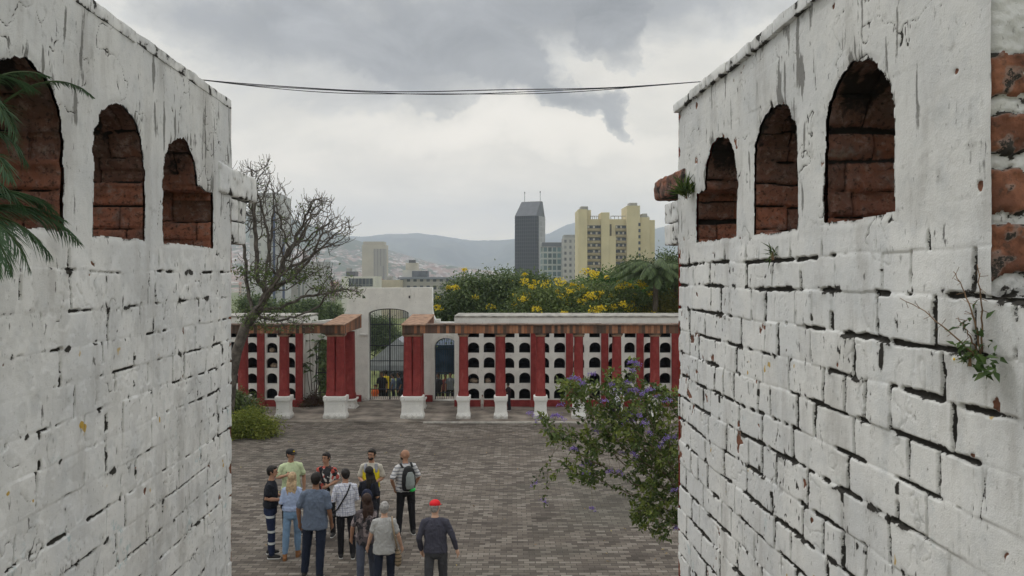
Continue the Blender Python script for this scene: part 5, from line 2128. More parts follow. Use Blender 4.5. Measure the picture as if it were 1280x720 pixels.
    # thin hanging twig with a few leaves
    for a, b, c2 in (((700, 545), (684, 575), (680, 630)), ((712, 548), (690, 560), (668, 606))):
        s = MB()
        A, B, Cc = [np.array(P(*q, Y - .1)) for q in (a, b, c2)]
        pts2 = [(1 - t) ** 2 * A + 2 * t * (1 - t) * B + t * t * Cc for t in np.linspace(0, 1, 10)]
        s.tube([tuple(p) for p in pts2], .0016, 4)
        s.build('hanging_twig', MATS['shrub bark'], root)
        pp = np.repeat(np.array(pts2[5:]), 5, 0) + rng.normal(size=(25, 3)) * .012
        link('twig_leaves', leaves_mesh('twig_leaves', pp, rand_unit(25, rng) + np.array([0, 0, -.3]), rand_unit(25, rng), .04, .02, rng.random(25)), lm, root, smooth=False)


purple_shrub()

# ------------------------------------------------------------------ palm fronds in the nearest left opening
def wall_fern():
    rng = np.random.default_rng(21)
    def L(px, py, out):
        """a point OUT metres into the passage from the left wall face, seen at px,py"""
        X = (px - 640) / F
        w = WL + out
        d = w * (CS - X * SN) / (SN + X * CS)
        y = w * SN + d * CS
        return np.array([w * CS - d * SN, y, CAMZ - (py - HY) / F * y])
    o = L(-35, 240, -.12)
    root = thing('palm_plant', Vector(o), 'feathery green palm fronds drooping out of the nearest arched opening of the left wall', 'plant')
    specs = [((5, 128, -.02), (70, 78, .08), (117, 122, .10), 44, .040),
             ((-60, 175, -.05), (-5, 85, .10), (20, 172, .14), 44, .085),
             ((-60, 150, -.05), (-20, 75, .10), (6, 150, .14), 40, .075),
             ((-60, 280, -.05), (25, 225, .14), (98, 303, .17), 50, .10),
             ((-60, 270, -.05), (20, 240, .12), (80, 275, .15), 46, .085),
             ((-60, 290, -.05), (0, 240, .16), (38, 338, .2), 48, .085),
             ((-60, 300, -.05), (-10, 250, .16), (14, 342, .2), 44, .085),
             ((-60, 220, -.05), (-25, 190, .12), (30, 260, .16), 40, .08),
             ((-60, 120, -.05), (-20, 70, .06), (44, 112, .10), 44, .075),
             ((-60, 140, -.05), (0, 70, .06), (62, 96, .05), 44, .06),
             ((-60, 260, -.05), (10, 215, .12), (66, 262, .14), 46, .10),
             ((-60, 275, -.05), (15, 250, .15), (62, 318, .19), 48, .10),
             ((-60, 285, -.05), (-15, 230, .18), (-4, 340, .24), 48, .10),
             ((-60, 240, -.05), (-15, 150, .12), (12, 222, .18), 44, .095),
             ((-60, 200, -.05), (-10, 120, .10), (34, 205, .14), 44, .085)]
    A = [[], [], [], []]
    for a, b, c, n, ln in specs:
        q = frond(L(*a), L(*b), L(*c), n, ln, .004, rng, droop=.12, spread=.42)
        for k in range(4):
            A[k].append(q[k])
        MB().tube([tuple(x) for x in q[4]], list(np.linspace(.004, .0012, 14)), 5, cap=False).build('frond_rib', LM_MID, root, smooth=True)
    A = [np.concatenate(x) for x in A]
    lm = leafmat('soft palm leaflets', (.035, .075, .035), (.06, .12, .055), (.10, .18, .08), .5)
    link('fronds', leaves_mesh('fronds', A[0], A[1], A[2], A[3], .0036, np.clip(rng.normal(size=len(A[0])) * .2 + .5, 0, 1), .1), lm, root, smooth=False)


wall_fern()


def RW(px, py, out):
    X = (px - 640) / F
    w = WR - out
    d = w * (CS - X * SN) / (SN + X * CS)
    y = w * SN + d * CS
    return np.array([w * CS - d * SN, y, CAMZ - (py - HY) / F * y])


def wall_weed():
    rng = np.random.default_rng(33)
    o = RW(1226, 452, -.01)
    root = thing('wall_weed', Vector(o), 'small weed with dry stalks, green leaves and a daisy in a wall joint', 'plant')
    lm = leafmat('weed leaves', (.03, .06, .015), (.06, .11, .03), (.13, .19, .06), .5)
    dry = plain('dry stalk', (.20, .13, .08), .9, .3, 30)
    for pts in ([(1222, 448, .0), (1195, 425, .05), (1170, 392, .06), (1125, 373, .05)], [(1226, 445, 0), (1222, 400, .04), (1205, 360, .05), (1192, 338, .04)],
                [(1228, 440, 0), (1228, 395, .03), (1224, 355, .03), (1222, 330, .02)], [(1224, 446, 0), (1214, 420, .03), (1204, 405, .04), (1196, 398, .03)]):
        Q = [RW(*p) for p in pts]
        T = np.linspace(0, 1, 16)
        # Bezier through four control points
        C = [((1 - t) ** 3) * Q[0] + 3 * (1 - t) ** 2 * t * Q[1] + 3 * (1 - t) * t * t * Q[2] + t ** 3 * Q[3] + rng.normal(size=3) * .0012 for t in T]
        MB().tube([tuple(c) for c in C], list(np.linspace(.0022, .0008, 16)), 5).build('stalk', dry, root, smooth=True)
        for c in C[6::2]:
            for _ in range(2):
                e = c + rand_unit(1, rng)[0] * .016
                MB().tube([tuple(c), tuple(e)], .0006, 4).build('side_twig', dry, root)
    PP, DD, LL, TT = [], [], [], []
    def tuft(px, py, n, spread, L, tone=.5, dz=-.1):
        c = RW(px, py, .03)
        for _ in range(n):
            a = rand_unit(1, rng)[0]
            PP.append(c + rng.normal(size=3) * spread)
            DD.append(a + np.array([-.5, -.3, dz]))
            LL.append(L * rng.uniform(.6, 1.2))
            TT.append(np.clip(tone + rng.normal() * .2, 0, 1))
    tuft(1207, 434, 14, .010, .022, .8, .2)
    tuft(1234, 460, 16, .008, .032, .5, -.2)
    tuft(1244, 462, 8, .006, .030, .4, -.1)
    tuft(1217, 410, 8, .010, .026, .15, 0)
    tuft(1212, 395, 5, .008, .028, .1, 0)
    tuft(1222, 447, 26, .018, .022, .1, .0)
    n = len(PP)
    link('leaves', leaves_mesh('leaves', PP, DD, rand_unit(n, rng) * .5 + np.array([-.6, -.3, .7]), np.array(LL), np.array(LL) * .4, np.array(TT)), lm, root, smooth=False)
    c = RW(1193, 449, .035)
    m = 12
    dd = np.array([[math.cos(2 * PI * k / m) * -.3, math.cos(2 * PI * k / m) * .9, math.sin(2 * PI * k / m)] for k in range(m)])
    link('daisy_petals', leaves_mesh('daisy', np.repeat(c[None], m, 0), dd, np.repeat([[-1., -.3, .1]], m, 0), .010, .005, np.ones(m)), plain('white petals', (.8, .8, .76), .6, .05), root, smooth=False)
    MB().ell(c, (.003, .003, .003), 8, 6).build('daisy_eye', plain('daisy eye', (.8, .5, .03), .6, .05), root)


wall_weed()


def tuft_plant(pos, n, L, label, seed, w=.1, up=.8, name='grass_tuft'):
    rng = np.random.default_rng(seed)
    pos = np.array(pos)
    root = thing(name, Vector(pos), label, 'plant')
    PP = pos + rng.normal(size=(n, 3)) * L * .12
    DD = rand_unit(n, rng) * .8 + np.array([-.3, -.3, up])
    LL = L * rng.uniform(.5, 1.1, n)
    link('blades', leaves_mesh('blades', PP, DD, rand_unit(n, rng) + np.array([0, 0, 1]), LL, LL * w, rng.random(n)), leafmat('tuft blades', (.03, .06, .015), (.06, .11, .025), (.14, .17, .05)), root, smooth=False)
    MB().tube([tuple(pos - np.array([0, 0, .02])), tuple(pos + np.array([0, 0, .01]))], [.006, .003], 5).build('root_crown', MATS['dry stalk'], root)


tuft_plant(RW(858, 243, .03), 90, .11, 'little green fern growing beside the bare brick cap of the right tower', 3, .1)
tuft_plant(RW(966, 318, .01), 30, .05, 'thin green sprout on the sill under the middle opening of the right wall', 4, .12, .3)
tuft_plant(RW(1214, 446, .0), 24, .03, 'mossy tuft in the wall joint behind the daisy weed', 6, .3, .2)

# ------------------------------------------------------------------ overhead cable
def cable():
    def at(px, py, w):
        X = (px - 640) / F
        d = w * (CS - X * SN) / (SN + X * CS)
        y = w * SN + d * CS
        return np.array([w * CS - d * SN, y, CAMZ - (py - HY) / F * y])
    a0, b0 = at(250, 99.5, WL - .03), at(884, 101.5, WR + .03)
    root = thing('overhead_cable', Vector(a0), 'pair of thin dark cables strung across the sky between the two towers', 'cable')
    for j, (sag, ph) in enumerate(((.050, .0), (.066, .6), (.060, 1.7))):
        pts = []
        for t in np.linspace(0, 1, 60):
            p = a0 * (1 - t) + b0 * t
            s = sag * 4 * t * (1 - t) * (1 + .35 * (0.5 - t))
            p = p + np.array([0, .004 * math.sin(t * 9 + ph), -s + .004 * math.sin(t * 13 + ph * 3) * (t * (1 - t) * 4)])
            pts.append(tuple(p))
        MB().tube(pts, 0.0017 if j else .0022, 6).build('strand', plain('black cable sheath', (.02, .022, .028), .5, .2), root, smooth=True)


cable()
# ------------------------------------------------------------------ people
def remesh(mb, vox, smooth=2, fac=.5):
    return modded(mb.mesh(), [('REMESH', dict(mode='VOXEL', voxel_size=vox, adaptivity=0.0)), ('SMOOTH', dict(factor=fac, iterations=smooth))])


def cloth(name, base, kind='plain', c2=None, c3=None, rough=.85):
    t = NT(name)
    c = t.coord()
    s = t.sep(c)
    n = t.noise(c, 7, 4, .6)
    k = t.mix(n, tuple(x * .82 for x in base), tuple(min(1, x * 1.15) for x in base))
    if kind == 'plaid':
        u = t.math('ADD', s[0], t.math('MULTIPLY', s[1], .8))
        a = t.math('LESS_THAN', t.math('FRACT', t.math('MULTIPLY', u, 12)), .16)
        b = t.math('LESS_THAN', t.math('FRACT', t.math('MULTIPLY', s[2], 12)), .16)
        a2 = t.math('LESS_THAN', t.math('FRACT', t.math('MULTIPLY_ADD', u, 12, .45)), .06)
        b2 = t.math('LESS_THAN', t.math('FRACT', t.math('MULTIPLY_ADD', s[2], 12, .45)), .06)
        f = t.math('MINIMUM', t.math('ADD', t.math('ADD', a, b), t.math('ADD', a2, b2)), 1.6)
        k = t.mix(t.math('MULTIPLY', f, .5), k, c2)
    elif kind == 'stripe':
        a = t.math('LESS_THAN', t.math('FRACT', t.math('MULTIPLY', s[2], 15)), .33)
        k = t.mix(a, k, c2)
    elif kind == 'floral':
        v = t.vor(t.mapping(c, (1, 1, .7)), 17, out='Color')
        r = t.sep(v)
        wob = t.noise(c, 26, 3)
        k = t.mix(t.math('GREATER_THAN', t.math('ADD', r[0], t.math('MULTIPLY', wob, .3)), .78), k, c2)
        if c3:
            k = t.mix(t.math('GREATER_THAN', t.math('ADD', r[1], t.math('MULTIPLY', wob, .3)), .95), k, c3)
    elif kind == 'bands':   # two reflective bands on the lower leg and one on the thigh
        for z in (.30, .52, .80):
            a = t.math('LESS_THAN', t.math('ABSOLUTE', t.math('SUBTRACT', s[2], z)), .022)
            k = t.mix(a, k, c2)
    w = t.noise(t.mapping(c, (1, 1, .45)), 11, 3, .5, .6)
    return t.fin(k, rough, t.bump(w, .8, .03))


SKIN = {
    'tan': plain('skin tan', (.36, .20, .13), .55, .1, 10), 'brown': plain('skin brown', (.22, .115, .07), .55, .1, 10), 'light': plain('skin light', (.50, .31, .22), .55, .1, 10)}
M_EYE = plain('dark eye', (.02, .015, .012), .3, .1)
M_LIP = plain('lip', (.25, .10, .08), .5, .1)
M_SOLE = plain('white sole', (.6, .6, .58), .7, .1)
JOINT = {
    # elbow and wrist for each arm in body space (x outward, y forward, z up), base height 1.75
    'hang': ((.235, -.02, 1.15), (.25, .05, .90)),
    'hangwide': ((.27, -.01, 1.16), (.33, .06, .93)),
    'pocket': ((.27, -.06, 1.17), (.20, .04, .95)),
    'bent': ((.23, -.03, 1.16), (.14, .20, 1.12)),
    'clasp': ((.23, -.01, 1.15), (.05, .21, 1.06)),
    'raise': ((.25, .02, 1.18), (.14, .24, 1.27)),
    'back': ((.24, -.07, 1.16), (.26, -.09, .92)),
}


def wrinkle(me, amp, seed, legs=False):
    """cloth folds: ridges running across and down the garment"""
    n = len(me.vertices)
    co = np.empty(n * 3)
    no = np.empty(n * 3)
    me.vertices.foreach_get('co', co)
    me.vertices.foreach_get('normal', no)
    co, no = co.reshape(-1, 3), no.reshape(-1, 3)
    x, y, z = co.T
    k = (seed * 1.37) % 50
    if legs:
        a = fbm(z * 9 + x * 5 + k, y * 8 + x * 3, 2, 3)
        b = fbm(z * 22 + y * 9 + k, x * 10, 4, 3)
    else:
        a = fbm(x * 9 + z * 5 + k, z * 6 - x * 4 + y * 6, 2, 3)
        b = fbm(x * 16 - z * 9 + k, z * 12 + y * 12, 4, 3)
    r = (1 - np.abs(a - .5) * 7).clip(0, 1) ** 2 * .8 + (1 - np.abs(b - .5) * 7).clip(0, 1) ** 2 * .45
    co += no * ((r - .25) * amp)[:, None]
    me.vertices.foreach_set('co', co.ravel())
    me.update()


def person(px, Y, h, yaw, label, top, bottom, arms=('hang', 'hang'), sleeve=.45, skin='tan', build=1.0, hair=None, haircol=(.015, .012, .01), hem=.88, stride=.0,
           shoes=(.02, .02, .02), female=False, group=None, cap=None, beard=False, extras=None, vox=.0085, loose=1.0, headturn=0.0, z0=.005, cropped=False, seated=False):
    s = h / 1.75
    X = (px - 640) / F * Y
    root = thing('person', Vector((X, Y, z0)), label, 'person', group, rz=math.radians(yaw))
    root.scale = (s, s, s)
    rl = random.Random(int(px * 13))
    sway = rl.uniform(-.022, .022)
    root.rotation_euler = (math.radians(rl.uniform(-1.5, 2.5)), math.radians(rl.uniform(-1.6, 1.6)), math.radians(yaw))
    sk = SKIN[skin]
    shw = (.162 if not female else .140) * build
    pv = .095
    J = {}
    drop = -.42 if seated else 0
    for sd, a in ((-1, arms[0]), (1, arms[1])):
        e, w = JOINT[a]
        k = shw / .172
        S = Vector((sd * shw, 0, 1.395))
        E = Vector((sd * e[0] * k, e[1], e[2]))
        W = Vector((sd * w[0] * k, w[1], w[2]))
        hip = Vector((sd * pv * build + sway, 0, .90))
        if seated:
            knee, ank = Vector((sd * .14, .42, .90)), Vector((sd * .14, .40, .50))
        else:
            knee = Vector((sd * .098 * build, .012 + sd * stride * .5, .485))
            ank = Vector((sd * .10 * build, -.03 + sd * stride, .075))
        lift_ = rl.uniform(-.02, .02)
        ank.x += sd * rl.uniform(-.015, .055)
        ank.y += rl.uniform(-.09, .09)
        knee.x = (ank.x + hip.x) / 2
        knee.y += ank.y * .5
        E.y += rl.uniform(-.05, .04)
        E.x += sd * rl.uniform(-.01, .03)
        W.y += rl.uniform(-.02, .05)
        J[sd] = (S, E, W, hip, knee, ank)
    Rh = Matrix.Rotation(headturn, 3, 'Z')
    hc = Vector((0, .022, 1.635))

    # one continuous body
    b = MB()
    b.loft([(0, 0, .84, .10 * build, .08), (0, 0, .90, .135 * build, .095), (0, 0, 1.0, .135 * build, .10), (0, 0, 1.08, (.125 if female else .135) * build, .098), (0, .005, 1.2, .15 * build, .11),
            (0, .0, 1.32, .155 * build, .112), (0, 0, 1.39, .135 * build, .09), (0, 0, 1.45, .075, .065), (0, .005, 1.50, .055, .055)])
    b.capsule([(0, 0, 1.44), (0, .012, 1.50), (0, .02, 1.58)], [.062, .055, .055])
    HM_ = lambda v: hc + Rh @ Vector(v)
    b.ell(hc + Rh @ Vector((0, -.005, .015)), (.074, .093, .098), 18, 14, Rh)
    b.ell(HM_((0, .028, -.045)), (.054, .06, .062), 14, 10, Rh)       # jaw
    b.capsule([HM_((0, .085, .012)), HM_((0, .106, -.018))], [.009, .014], 8)      # nose
    b.ell(HM_((0, .088, -.05)), (.02, .012, .008), 10, 6, Rh)
    b.ell(HM_((0, .083, .035)), (.05, .014, .01), 10, 6, Rh)           # brow
    for sd in (-1, 1):
        b.ell(HM_((sd * .078, -.008, .0)), (.009, .02, .03), 8, 6, Rh)
        S, E, W, hip, knee, ank = J[sd]
        b.capsule([S + Vector((-sd * .05, 0, .01)), S, S.lerp(E, .4), E, E.lerp(W, .35), W], [.040, .044 * build, .043 * build, .038, .039, .026], 10)
        d = (W - E).normalized()
        # hand: palm, four fingers, thumb
        inw = Vector((-sd, 0, 0))
        inw = (inw - d * inw.dot(d)).normalized()
        fw = d.cross(inw) * sd
        if fw.y < 0 and abs(d.z) > .5:
            fw = -fw
        pc = W + d * .055
        b.capsule([W, W + d * .03, W + d * .06 + fw * .0, W + d * .088], [.024, .030, .034, .030], 8)
        for q, (o, ln) in enumerate(((-.030, .062), (-.010, .075), (.010, .080), (.030, .070))):
            r0 = W + d * .085 + fw * o
            k1 = r0 + d * ln * .5 + inw * .008
            k2 = r0 + d * ln * .9 + inw * .03
            b.capsule([r0 - d * .02, r0, k1, k2], [.0105, .0105, .0098, .0088], 6)
        t0 = W + d * .035 + fw * .026
        b.capsule([t0, t0 + fw * .028 + d * .022 + inw * .01, t0 + fw * .034 + d * .055 + inw * .02], [.013, .0115, .010], 6)
        b.capsule([hip, hip.lerp(knee, .5), knee, knee.lerp(ank, .35), ank], [.062 * build, .062, .050, .050, .034], 10)
        fd = Vector((sd * .12, 1, 0)).normalized()
        b.capsule([ank + Vector((0, -.03, -.035)), ank + fd * .10 + Vector((0, 0, -.045))], [.034, .028], 8)
    me = remesh(b, vox, 3)
    link('body', me, sk, root, local=True)

    # eyes, brows, lips
    for sd in (-1, 1):
        MB().ell(HM_((sd * .029, .0875, .014)), (.012, .008, .0065), 8, 6, Rh).build('eye', M_EYE, root, smooth=True, local=True)
        MB().capsule([HM_((sd * .014, .101, .036)), HM_((sd * .046, .087, .036))], [.0045, .0035], 6).build('eyebrow', plain('brow', (.03, .022, .018)), root, smooth=True, local=True)
    MB().ell(HM_((0, .097, -.049)), (.021, .009, .006), 8, 6, Rh).build('lips', M_LIP, root, smooth=True, local=True)

    # trousers
    t = MB()
    g = 1.0 * loose
    t.loft([(0, 0, .80, .10, .08), (0, 0, .84, .165 * build, .12 * g), (0, -.004, .92, .168 * build, .128 * g), (0, 0, 1.0, .155 * build, .118), (0, 0, 1.03, .148 * build, .112)])
    for sd in (-1, 1):
        S, E, W, hip, knee, ank = J[sd]
        end = knee.lerp(ank, .80 if cropped else .97)
        rr = [.080 * build * g, .083 * g, .070 * g, .067 * g, (.056 if not cropped else .052) * g]
        t.capsule([hip + Vector((0, 0, -.02)), hip.lerp(knee, .45), knee, knee.lerp(ank, .4), end], rr, 12)
        if not seated:
            for q in range(2):
                t.ell(ank + Vector((0, .005, .06 + q * .045)), (.058 * g, .062 * g, .014), 10, 6)
    me = remesh(t, .013, 2)
    wrinkle(me, .007, px, True)
    link('trousers', me, bottom, root, local=True)

    # shirt
    t = MB()
    bb = build * loose
    t.loft([(0, 0, hem - .012, .186 * bb, .138 * g), (0, 0, hem + .06, .184 * bb, .138 * g), (0, 0, 1.08, (.155 if female else .168) * bb, .128 * g), (0, 0, 1.2, .172 * bb, .132), (0, 0, 1.30, (.160 if female else .174) * build, .128),
            (0, 0, 1.37, .150 * build, .112), (0, 0, 1.42, .118 * build, .088), (0, 0, 1.455, .085, .074), (0, 0, 1.482, .064, .062)])
    for sd in (-1, 1):
        S, E, W, hip, knee, ank = J[sd]
        path = [S + Vector((-sd * .07, 0, .016)), S + Vector((-sd * .0, 0, -.004))]
        rad = [.057 * build, .063 * build]
        if sleeve <= .5:
            path += [S.lerp(E, sleeve * .9), S.lerp(E, sleeve * 1.55)]
            rad += [.059, .064]
        else:
            path += [S.lerp(E, .5), E, E.lerp(W, .5), E.lerp(W, .92 if sleeve > .9 else .15)]
            rad += [.055, .049, .046, .036 if sleeve > .9 else .045]
        t.capsule(path, rad, 12)
    # folds at the back and the waist
    rng = random.Random(int(px * 7))
    for _ in range(7):
        a = rng.uniform(0, 2 * PI)
        z = rng.uniform(hem + .04, 1.25)
        c = Vector((math.cos(a) * .165 * build, math.sin(a) * .118, z))
        t.capsule([c + Vector((0, 0, -.05)), c + Vector((rng.uniform(-.05, .05), 0, .06))], [.012, .012], 6)
    me = remesh(t, .0115, 2)
    wrinkle(me, .011, px + 3)
    link('shirt', me, top, root, local=True)

    # shoes
    ms = plain('shoe %.2f %.2f' % (shoes[0], shoes[2]), shoes, .6, .2, 12)
    for sd in (-1, 1):
        ank = J[sd][5]
        fd = Vector((sd * .15, 1, 0)).normalized()
        m = MB()
        z = ank.z
        m.capsule([ank + Vector((0, -.04, -.032)), ank + fd * .06 + Vector((0, 0, -.034)), ank + fd * .135 + Vector((0, 0, -.042))], [.043, .046, .034], 10)
        m.capsule([ank + Vector((0, -.02, -.01)), ank + Vector((0, -.01, .035))], [.045, .046], 8)
        link('shoe', remesh(m, .009, 1), ms, root, local=True)
        m = MB()
        m.capsule([ank + Vector((0, -.045, -.063)), ank + fd * .145 + Vector((0, 0, -.063))], [.040, .034], 10)
        for i, v in enumerate(m.v):
            zz = ank.z - .063
            m.v[i] = (v[0], v[1], zz + max(-.011, min(.008, v[2] - zz)))
        m.build('sole', M_SOLE if shoes[0] < .1 else ms, root, smooth=False, local=True)

    # hair
    mh = plain('hair %.3f %.3f' % (haircol[0], haircol[2]), haircol, .55, .35, 22, .5)
    H = MB()
    if hair in ('short', 'grey', 'cropped'):
        e = .004 if hair == 'cropped' else .009
        H.ell(HM_((0, -.018, .030)), (.078 + e, .090 + e * .8, .086 + e), 18, 14, Rh)
        H.ell(HM_((0, -.045, -.01)), (.068 + e * .6, .060, .072), 14, 10, Rh)
        if hair != 'cropped':
            H.ell(HM_((0, .045, .085)), (.055, .045, .028), 12, 8, Rh)
    elif hair == 'bob':
        H.ell(HM_((0, -.018, .028)), (.090, .098, .096), 18, 14, Rh)
        H.ell(HM_((0, -.045, -.03)), (.085, .062, .085), 14, 10, Rh)
    elif hair in ('long', 'wavy'):
        H.ell(HM_((0, -.018, .028)), (.088, .100, .094), 18, 14, Rh)
        H.ell(HM_((0, -.045, -.03)), (.082, .062, .09), 14, 10, Rh)
        L = .30 if hair == 'long' else .34
        for i in range(9):
            x = -.068 + .017 * i
            w = rng.uniform(-.015, .015)
            H.capsule([HM_((x, -.05, -.04)), HM_((x * 1.1, -.098, -.12)), HM_((x * 1.15 + w, -.115, -.20)), HM_((x * .9 + w, -.128, -.12 - L * rng.uniform(.55, .8)))], [.03, .026, .024, .010], 8)
    if hair:
        me = remesh(H, .008, 1)
        co = np.empty(len(me.vertices) * 3)
        me.vertices.foreach_get('co', co)
        co = co.reshape(-1, 3)
        # strands: lengthwise ripples
        ang = np.arctan2(co[:, 0], -co[:, 1] - 0.02)
        rip = (np.sin(ang * 34 + co[:, 2] * 30) * .5 + fbm(co[:, 0] * 50, co[:, 2] * 50, 3, 3) * 2 - 1) * .0028
        ctr = np.array(hc)
        dv = co - ctr
        dv /= np.linalg.norm(dv, axis=1, keepdims=True) + 1e-9
        co += dv * rip[:, None]
        # keep the face clear
        loc = (co - ctr) @ np.array(Rh)
        face = (loc[:, 1] > .045) & (loc[:, 2] < .052)
        loc[face, 1] = .02
        loc[face, 0] *= .9
        co = loc @ np.array(Rh).T + ctr
        me.vertices.foreach_set('co', co.ravel())
        link('hair', me, mh, root, local=True)
    if beard:
        B = MB()
        B.ell(HM_((0, .040, -.062)), (.056, .058, .046), 14, 10, Rh)
        me = remesh(B, .008, 1)
        link('beard', me, plain('beard hair', (.03, .022, .018), .8, .3, 30), root, local=True)
    if cap:
        mc = plain('cap %.2f' % cap[0], cap, .7, .12, 12)
        B = MB()
        B.ell(HM_((0, -.008, .055)), (.088, .104, .070), 20, 14, Rh)
        me = remesh(B, .008, 1)
        link('cap_crown', me, mc, root, local=True)
        B = MB()
        n = 14
        for lay in (0, 1):
            for i in range(n + 1):
                a = PI * (i / n)
                for rr in (1.0, 1.0):
                    pass
                B.v.append(tuple(HM_((math.cos(a) * .078, .055 + math.sin(a) * .105, .032 - .012 * abs(math.cos(a)) - .012 * math.sin(a) + lay * .005))))
                B.v.append(tuple(HM_((math.cos(a) * .070, .045 + math.sin(a) * .02, .036 + lay * .005))))
        m2 = (n + 1) * 2
        for i in range(n):
            q = 2 * i
            B.f.append((q, q + 2, q + 3, q + 1))
            B.f.append((q + m2, q + 1 + m2, q + 3 + m2, q + 2 + m2))
            B.f.append((q, q + m2, q + 2 + m2, q + 2))
        B.build('cap_brim', mc, root, smooth=True, local=True)
    if extras:
        extras(root, J, HM_)
    return root


def worn(name, root, mb, mat, label, cat, group=None, vox=None, parts=()):
    """a bag worn by a person is a thing of its own"""
    o = bpy.data.objects.new(name, None)
    COL.objects.link(o)
    o.location = root.location
    o.rotation_euler = root.rotation_euler
    o.scale = root.scale
    tag(o, label, cat, group)
    for nm, m, mt, vx in ((name.split('_')[-1] + '_body', mb, mat, vox), *parts):
        me = remesh(m, vx, 1) if vx else m.mesh()
        link(nm, me, mt, o, smooth=True, local=True)
    return o


C_NAVY = (.012, .016, .032)
# 1 uniformed man, facing right
def uni(root, J, H):
    MB().capsule([(-.155, -.02, 1.30), (-.185, .0, 1.24)], [.016, .016], 8).build('arm_patch', plain('sky blue patch', (.05, .28, .5), .7), root, smooth=True, local=True)
    m = MB()
    m.loft([(0, 0, 1.0, .172, .128), (0, 0, 1.045, .170, .126)])
    m.build('belt', plain('black belt', (.01, .01, .012), .5), root, smooth=True, local=True)


p1 = person(337, 14.5, 1.70, -80, 'man in navy uniform trousers with pale reflective bands, standing in profile', cloth('black tee', (.012, .014, .02)), cloth('navy uniform', (.014, .022, .055), 'bands', (.50, .52, .52)),
            arms=('bent', 'bent'), hair='short', sleeve=.40, hem=.98, extras=uni, build=1.0, loose=1.02, headturn=-.15)
hm = MB().ell((.0, .30, .96), (.10, .12, .085), 16, 12)
worn('round_helmet', p1, hm, plain('black helmet', (.012, .012, .014), .35), 'round black helmet held low in front of the uniformed man', 'helmet', None, .012,
     parts=(('strap', MB().tube([(.08, .26, 1.0), (.03, .22, 1.06), (-.06, .25, 1.01)], .008, 6), plain('black belt', (.01, .01, .012)), None),))

# 2 pale green shirt man with black cap
def logo(root, J, H):
    MB().box(.05, .12, .124, .130, 1.285, 1.305).build('chest_logo', plain('dark green print', (.03, .12, .06)), root, local=True)
    MB().ell(H((0, .098, .075)), (.020, .008, .014), 8, 6).build('cap_badge', plain('yellow badge', (.75, .55, .02)), root, smooth=True, local=True)


person(365, 15.8, 1.74, 205, 'man in pale lime green shirt and black cap with a yellow badge', cloth('lime shirt', (.50, .58, .36)), cloth('dark trousers a', (.015, .016, .02)), arms=('hang', 'raise'), cap=(.012, .012, .014),
       hair='cropped', extras=logo, headturn=.55, build=1.08, beard=False)
# 3 blonde woman
person(364, 14.4, 1.62, 8, 'woman with long blonde hair, light blue blouse and pale jeans, seen from behind', cloth('pale blue blouse', (.36, .44, .62)), cloth('pale jeans', (.17, .27, .40)), arms=('bent', 'bent'), sleeve=1,
       hair='long', haircol=(.42, .30, .18), female=True, hem=1.0, skin='light', shoes=(.22, .10, .04), cropped=True, stride=.06)
# 4 blue grey tee man
person(392, 13.5, 1.84, 2, 'broad man in blue grey T-shirt and dark trousers, biggest figure, seen from behind', cloth('blue grey tee', (.115, .145, .20)), cloth('navy jeans', (.012, .018, .035)), arms=('hang', 'hang'), hair='short',
       build=1.12, hem=.84, sleeve=.5, skin='brown', loose=1.05)
# 5 patterned shirt man
def scarf(root, J, H):
    MB().capsule([(-.10, .10, 1.0), (.02, .125, 1.2), (.11, .07, 1.43)], [.028, .03, .03], 8).build('dark_panel', plain('black panel', (.012, .012, .014), .8), root, smooth=True, local=True)


person(408.5, 15.6, 1.70, 172, 'man in black, white and red patterned shirt, facing the group', cloth('patterned shirt', (.03, .03, .032), 'floral', (.55, .52, .48), (.45, .09, .07)), cloth('black trousers b', (.012, .012, .014)),
       arms=('bent', 'bent'), hair='short', extras=scarf, headturn=-.2)
# 6 plaid shirt with strap
p6 = person(433, 14.45, 1.66, 12, 'man in white plaid shirt with a thin black strap across his back', cloth('white plaid', (.62, .63, .68), 'plaid', (.16, .18, .30)), cloth('black trousers c', (.012, .012, .015)), arms=('bent', 'clasp'),
            sleeve=1, hair='short', hem=.86, headturn=.35, build=1.05)
st = MB()
st.tube([(.165 * math.cos(a) * .0 + x, y, z) for a, (x, y, z) in enumerate([(.10, .05, 1.475), (.085, -.09, 1.43), (.03, -.142, 1.30), (-.07, -.142, 1.14), (-.16, -.10, .99), (-.21, -.02, .93)])], [(.006, .016)] * 6, 6)
worn('shoulder_bag', p6, MB().capsule([(-.225, -.01, .93), (-.225, .05, .85), (-.225, -.03, .84)], [.035, .045, .045], 10), plain('black bag', (.015, .015, .017), .6),
     'small black cross-body bag on the hip of the man in the plaid shirt', 'bag', None, .012, parts=(('strap', st, plain('black bag', (.015, .015, .017)), None),))
# 7 yellow vest
def vest(root, J, H):
    m = MB()
    m.loft([(0, 0, .97, .186, .138), (0, 0, 1.1, .178, .136), (0, 0, 1.22, .182, .140), (0, 0, 1.32, .186, .136), (0, 0, 1.37, .15, .125)])
    link('vest_front', remesh(m, .012, 1), plain('yellow vest', (.72, .58, .02), .7, .1, 10), root, local=True)
    for sd in (-1, 1):
        MB().capsule([(sd * .115, .10, 1.32), (sd * .105, .07, 1.44), (sd * .10, -.08, 1.42)], [.030, .032, .03], 8).build('vest_shoulder', plain('grey vest yoke', (.28, .29, .32), .7), root, smooth=True, local=True)


person(462, 15.75, 1.75, 182, 'bearded young man wearing a bright yellow vest over a pale shirt', cloth('cream shirt', (.50, .47, .40)), cloth('dark trousers d', (.02, .02, .025)), arms=('bent', 'bent'), hair='short', beard=True, extras=vest,
       sleeve=.5, headturn=-.25)
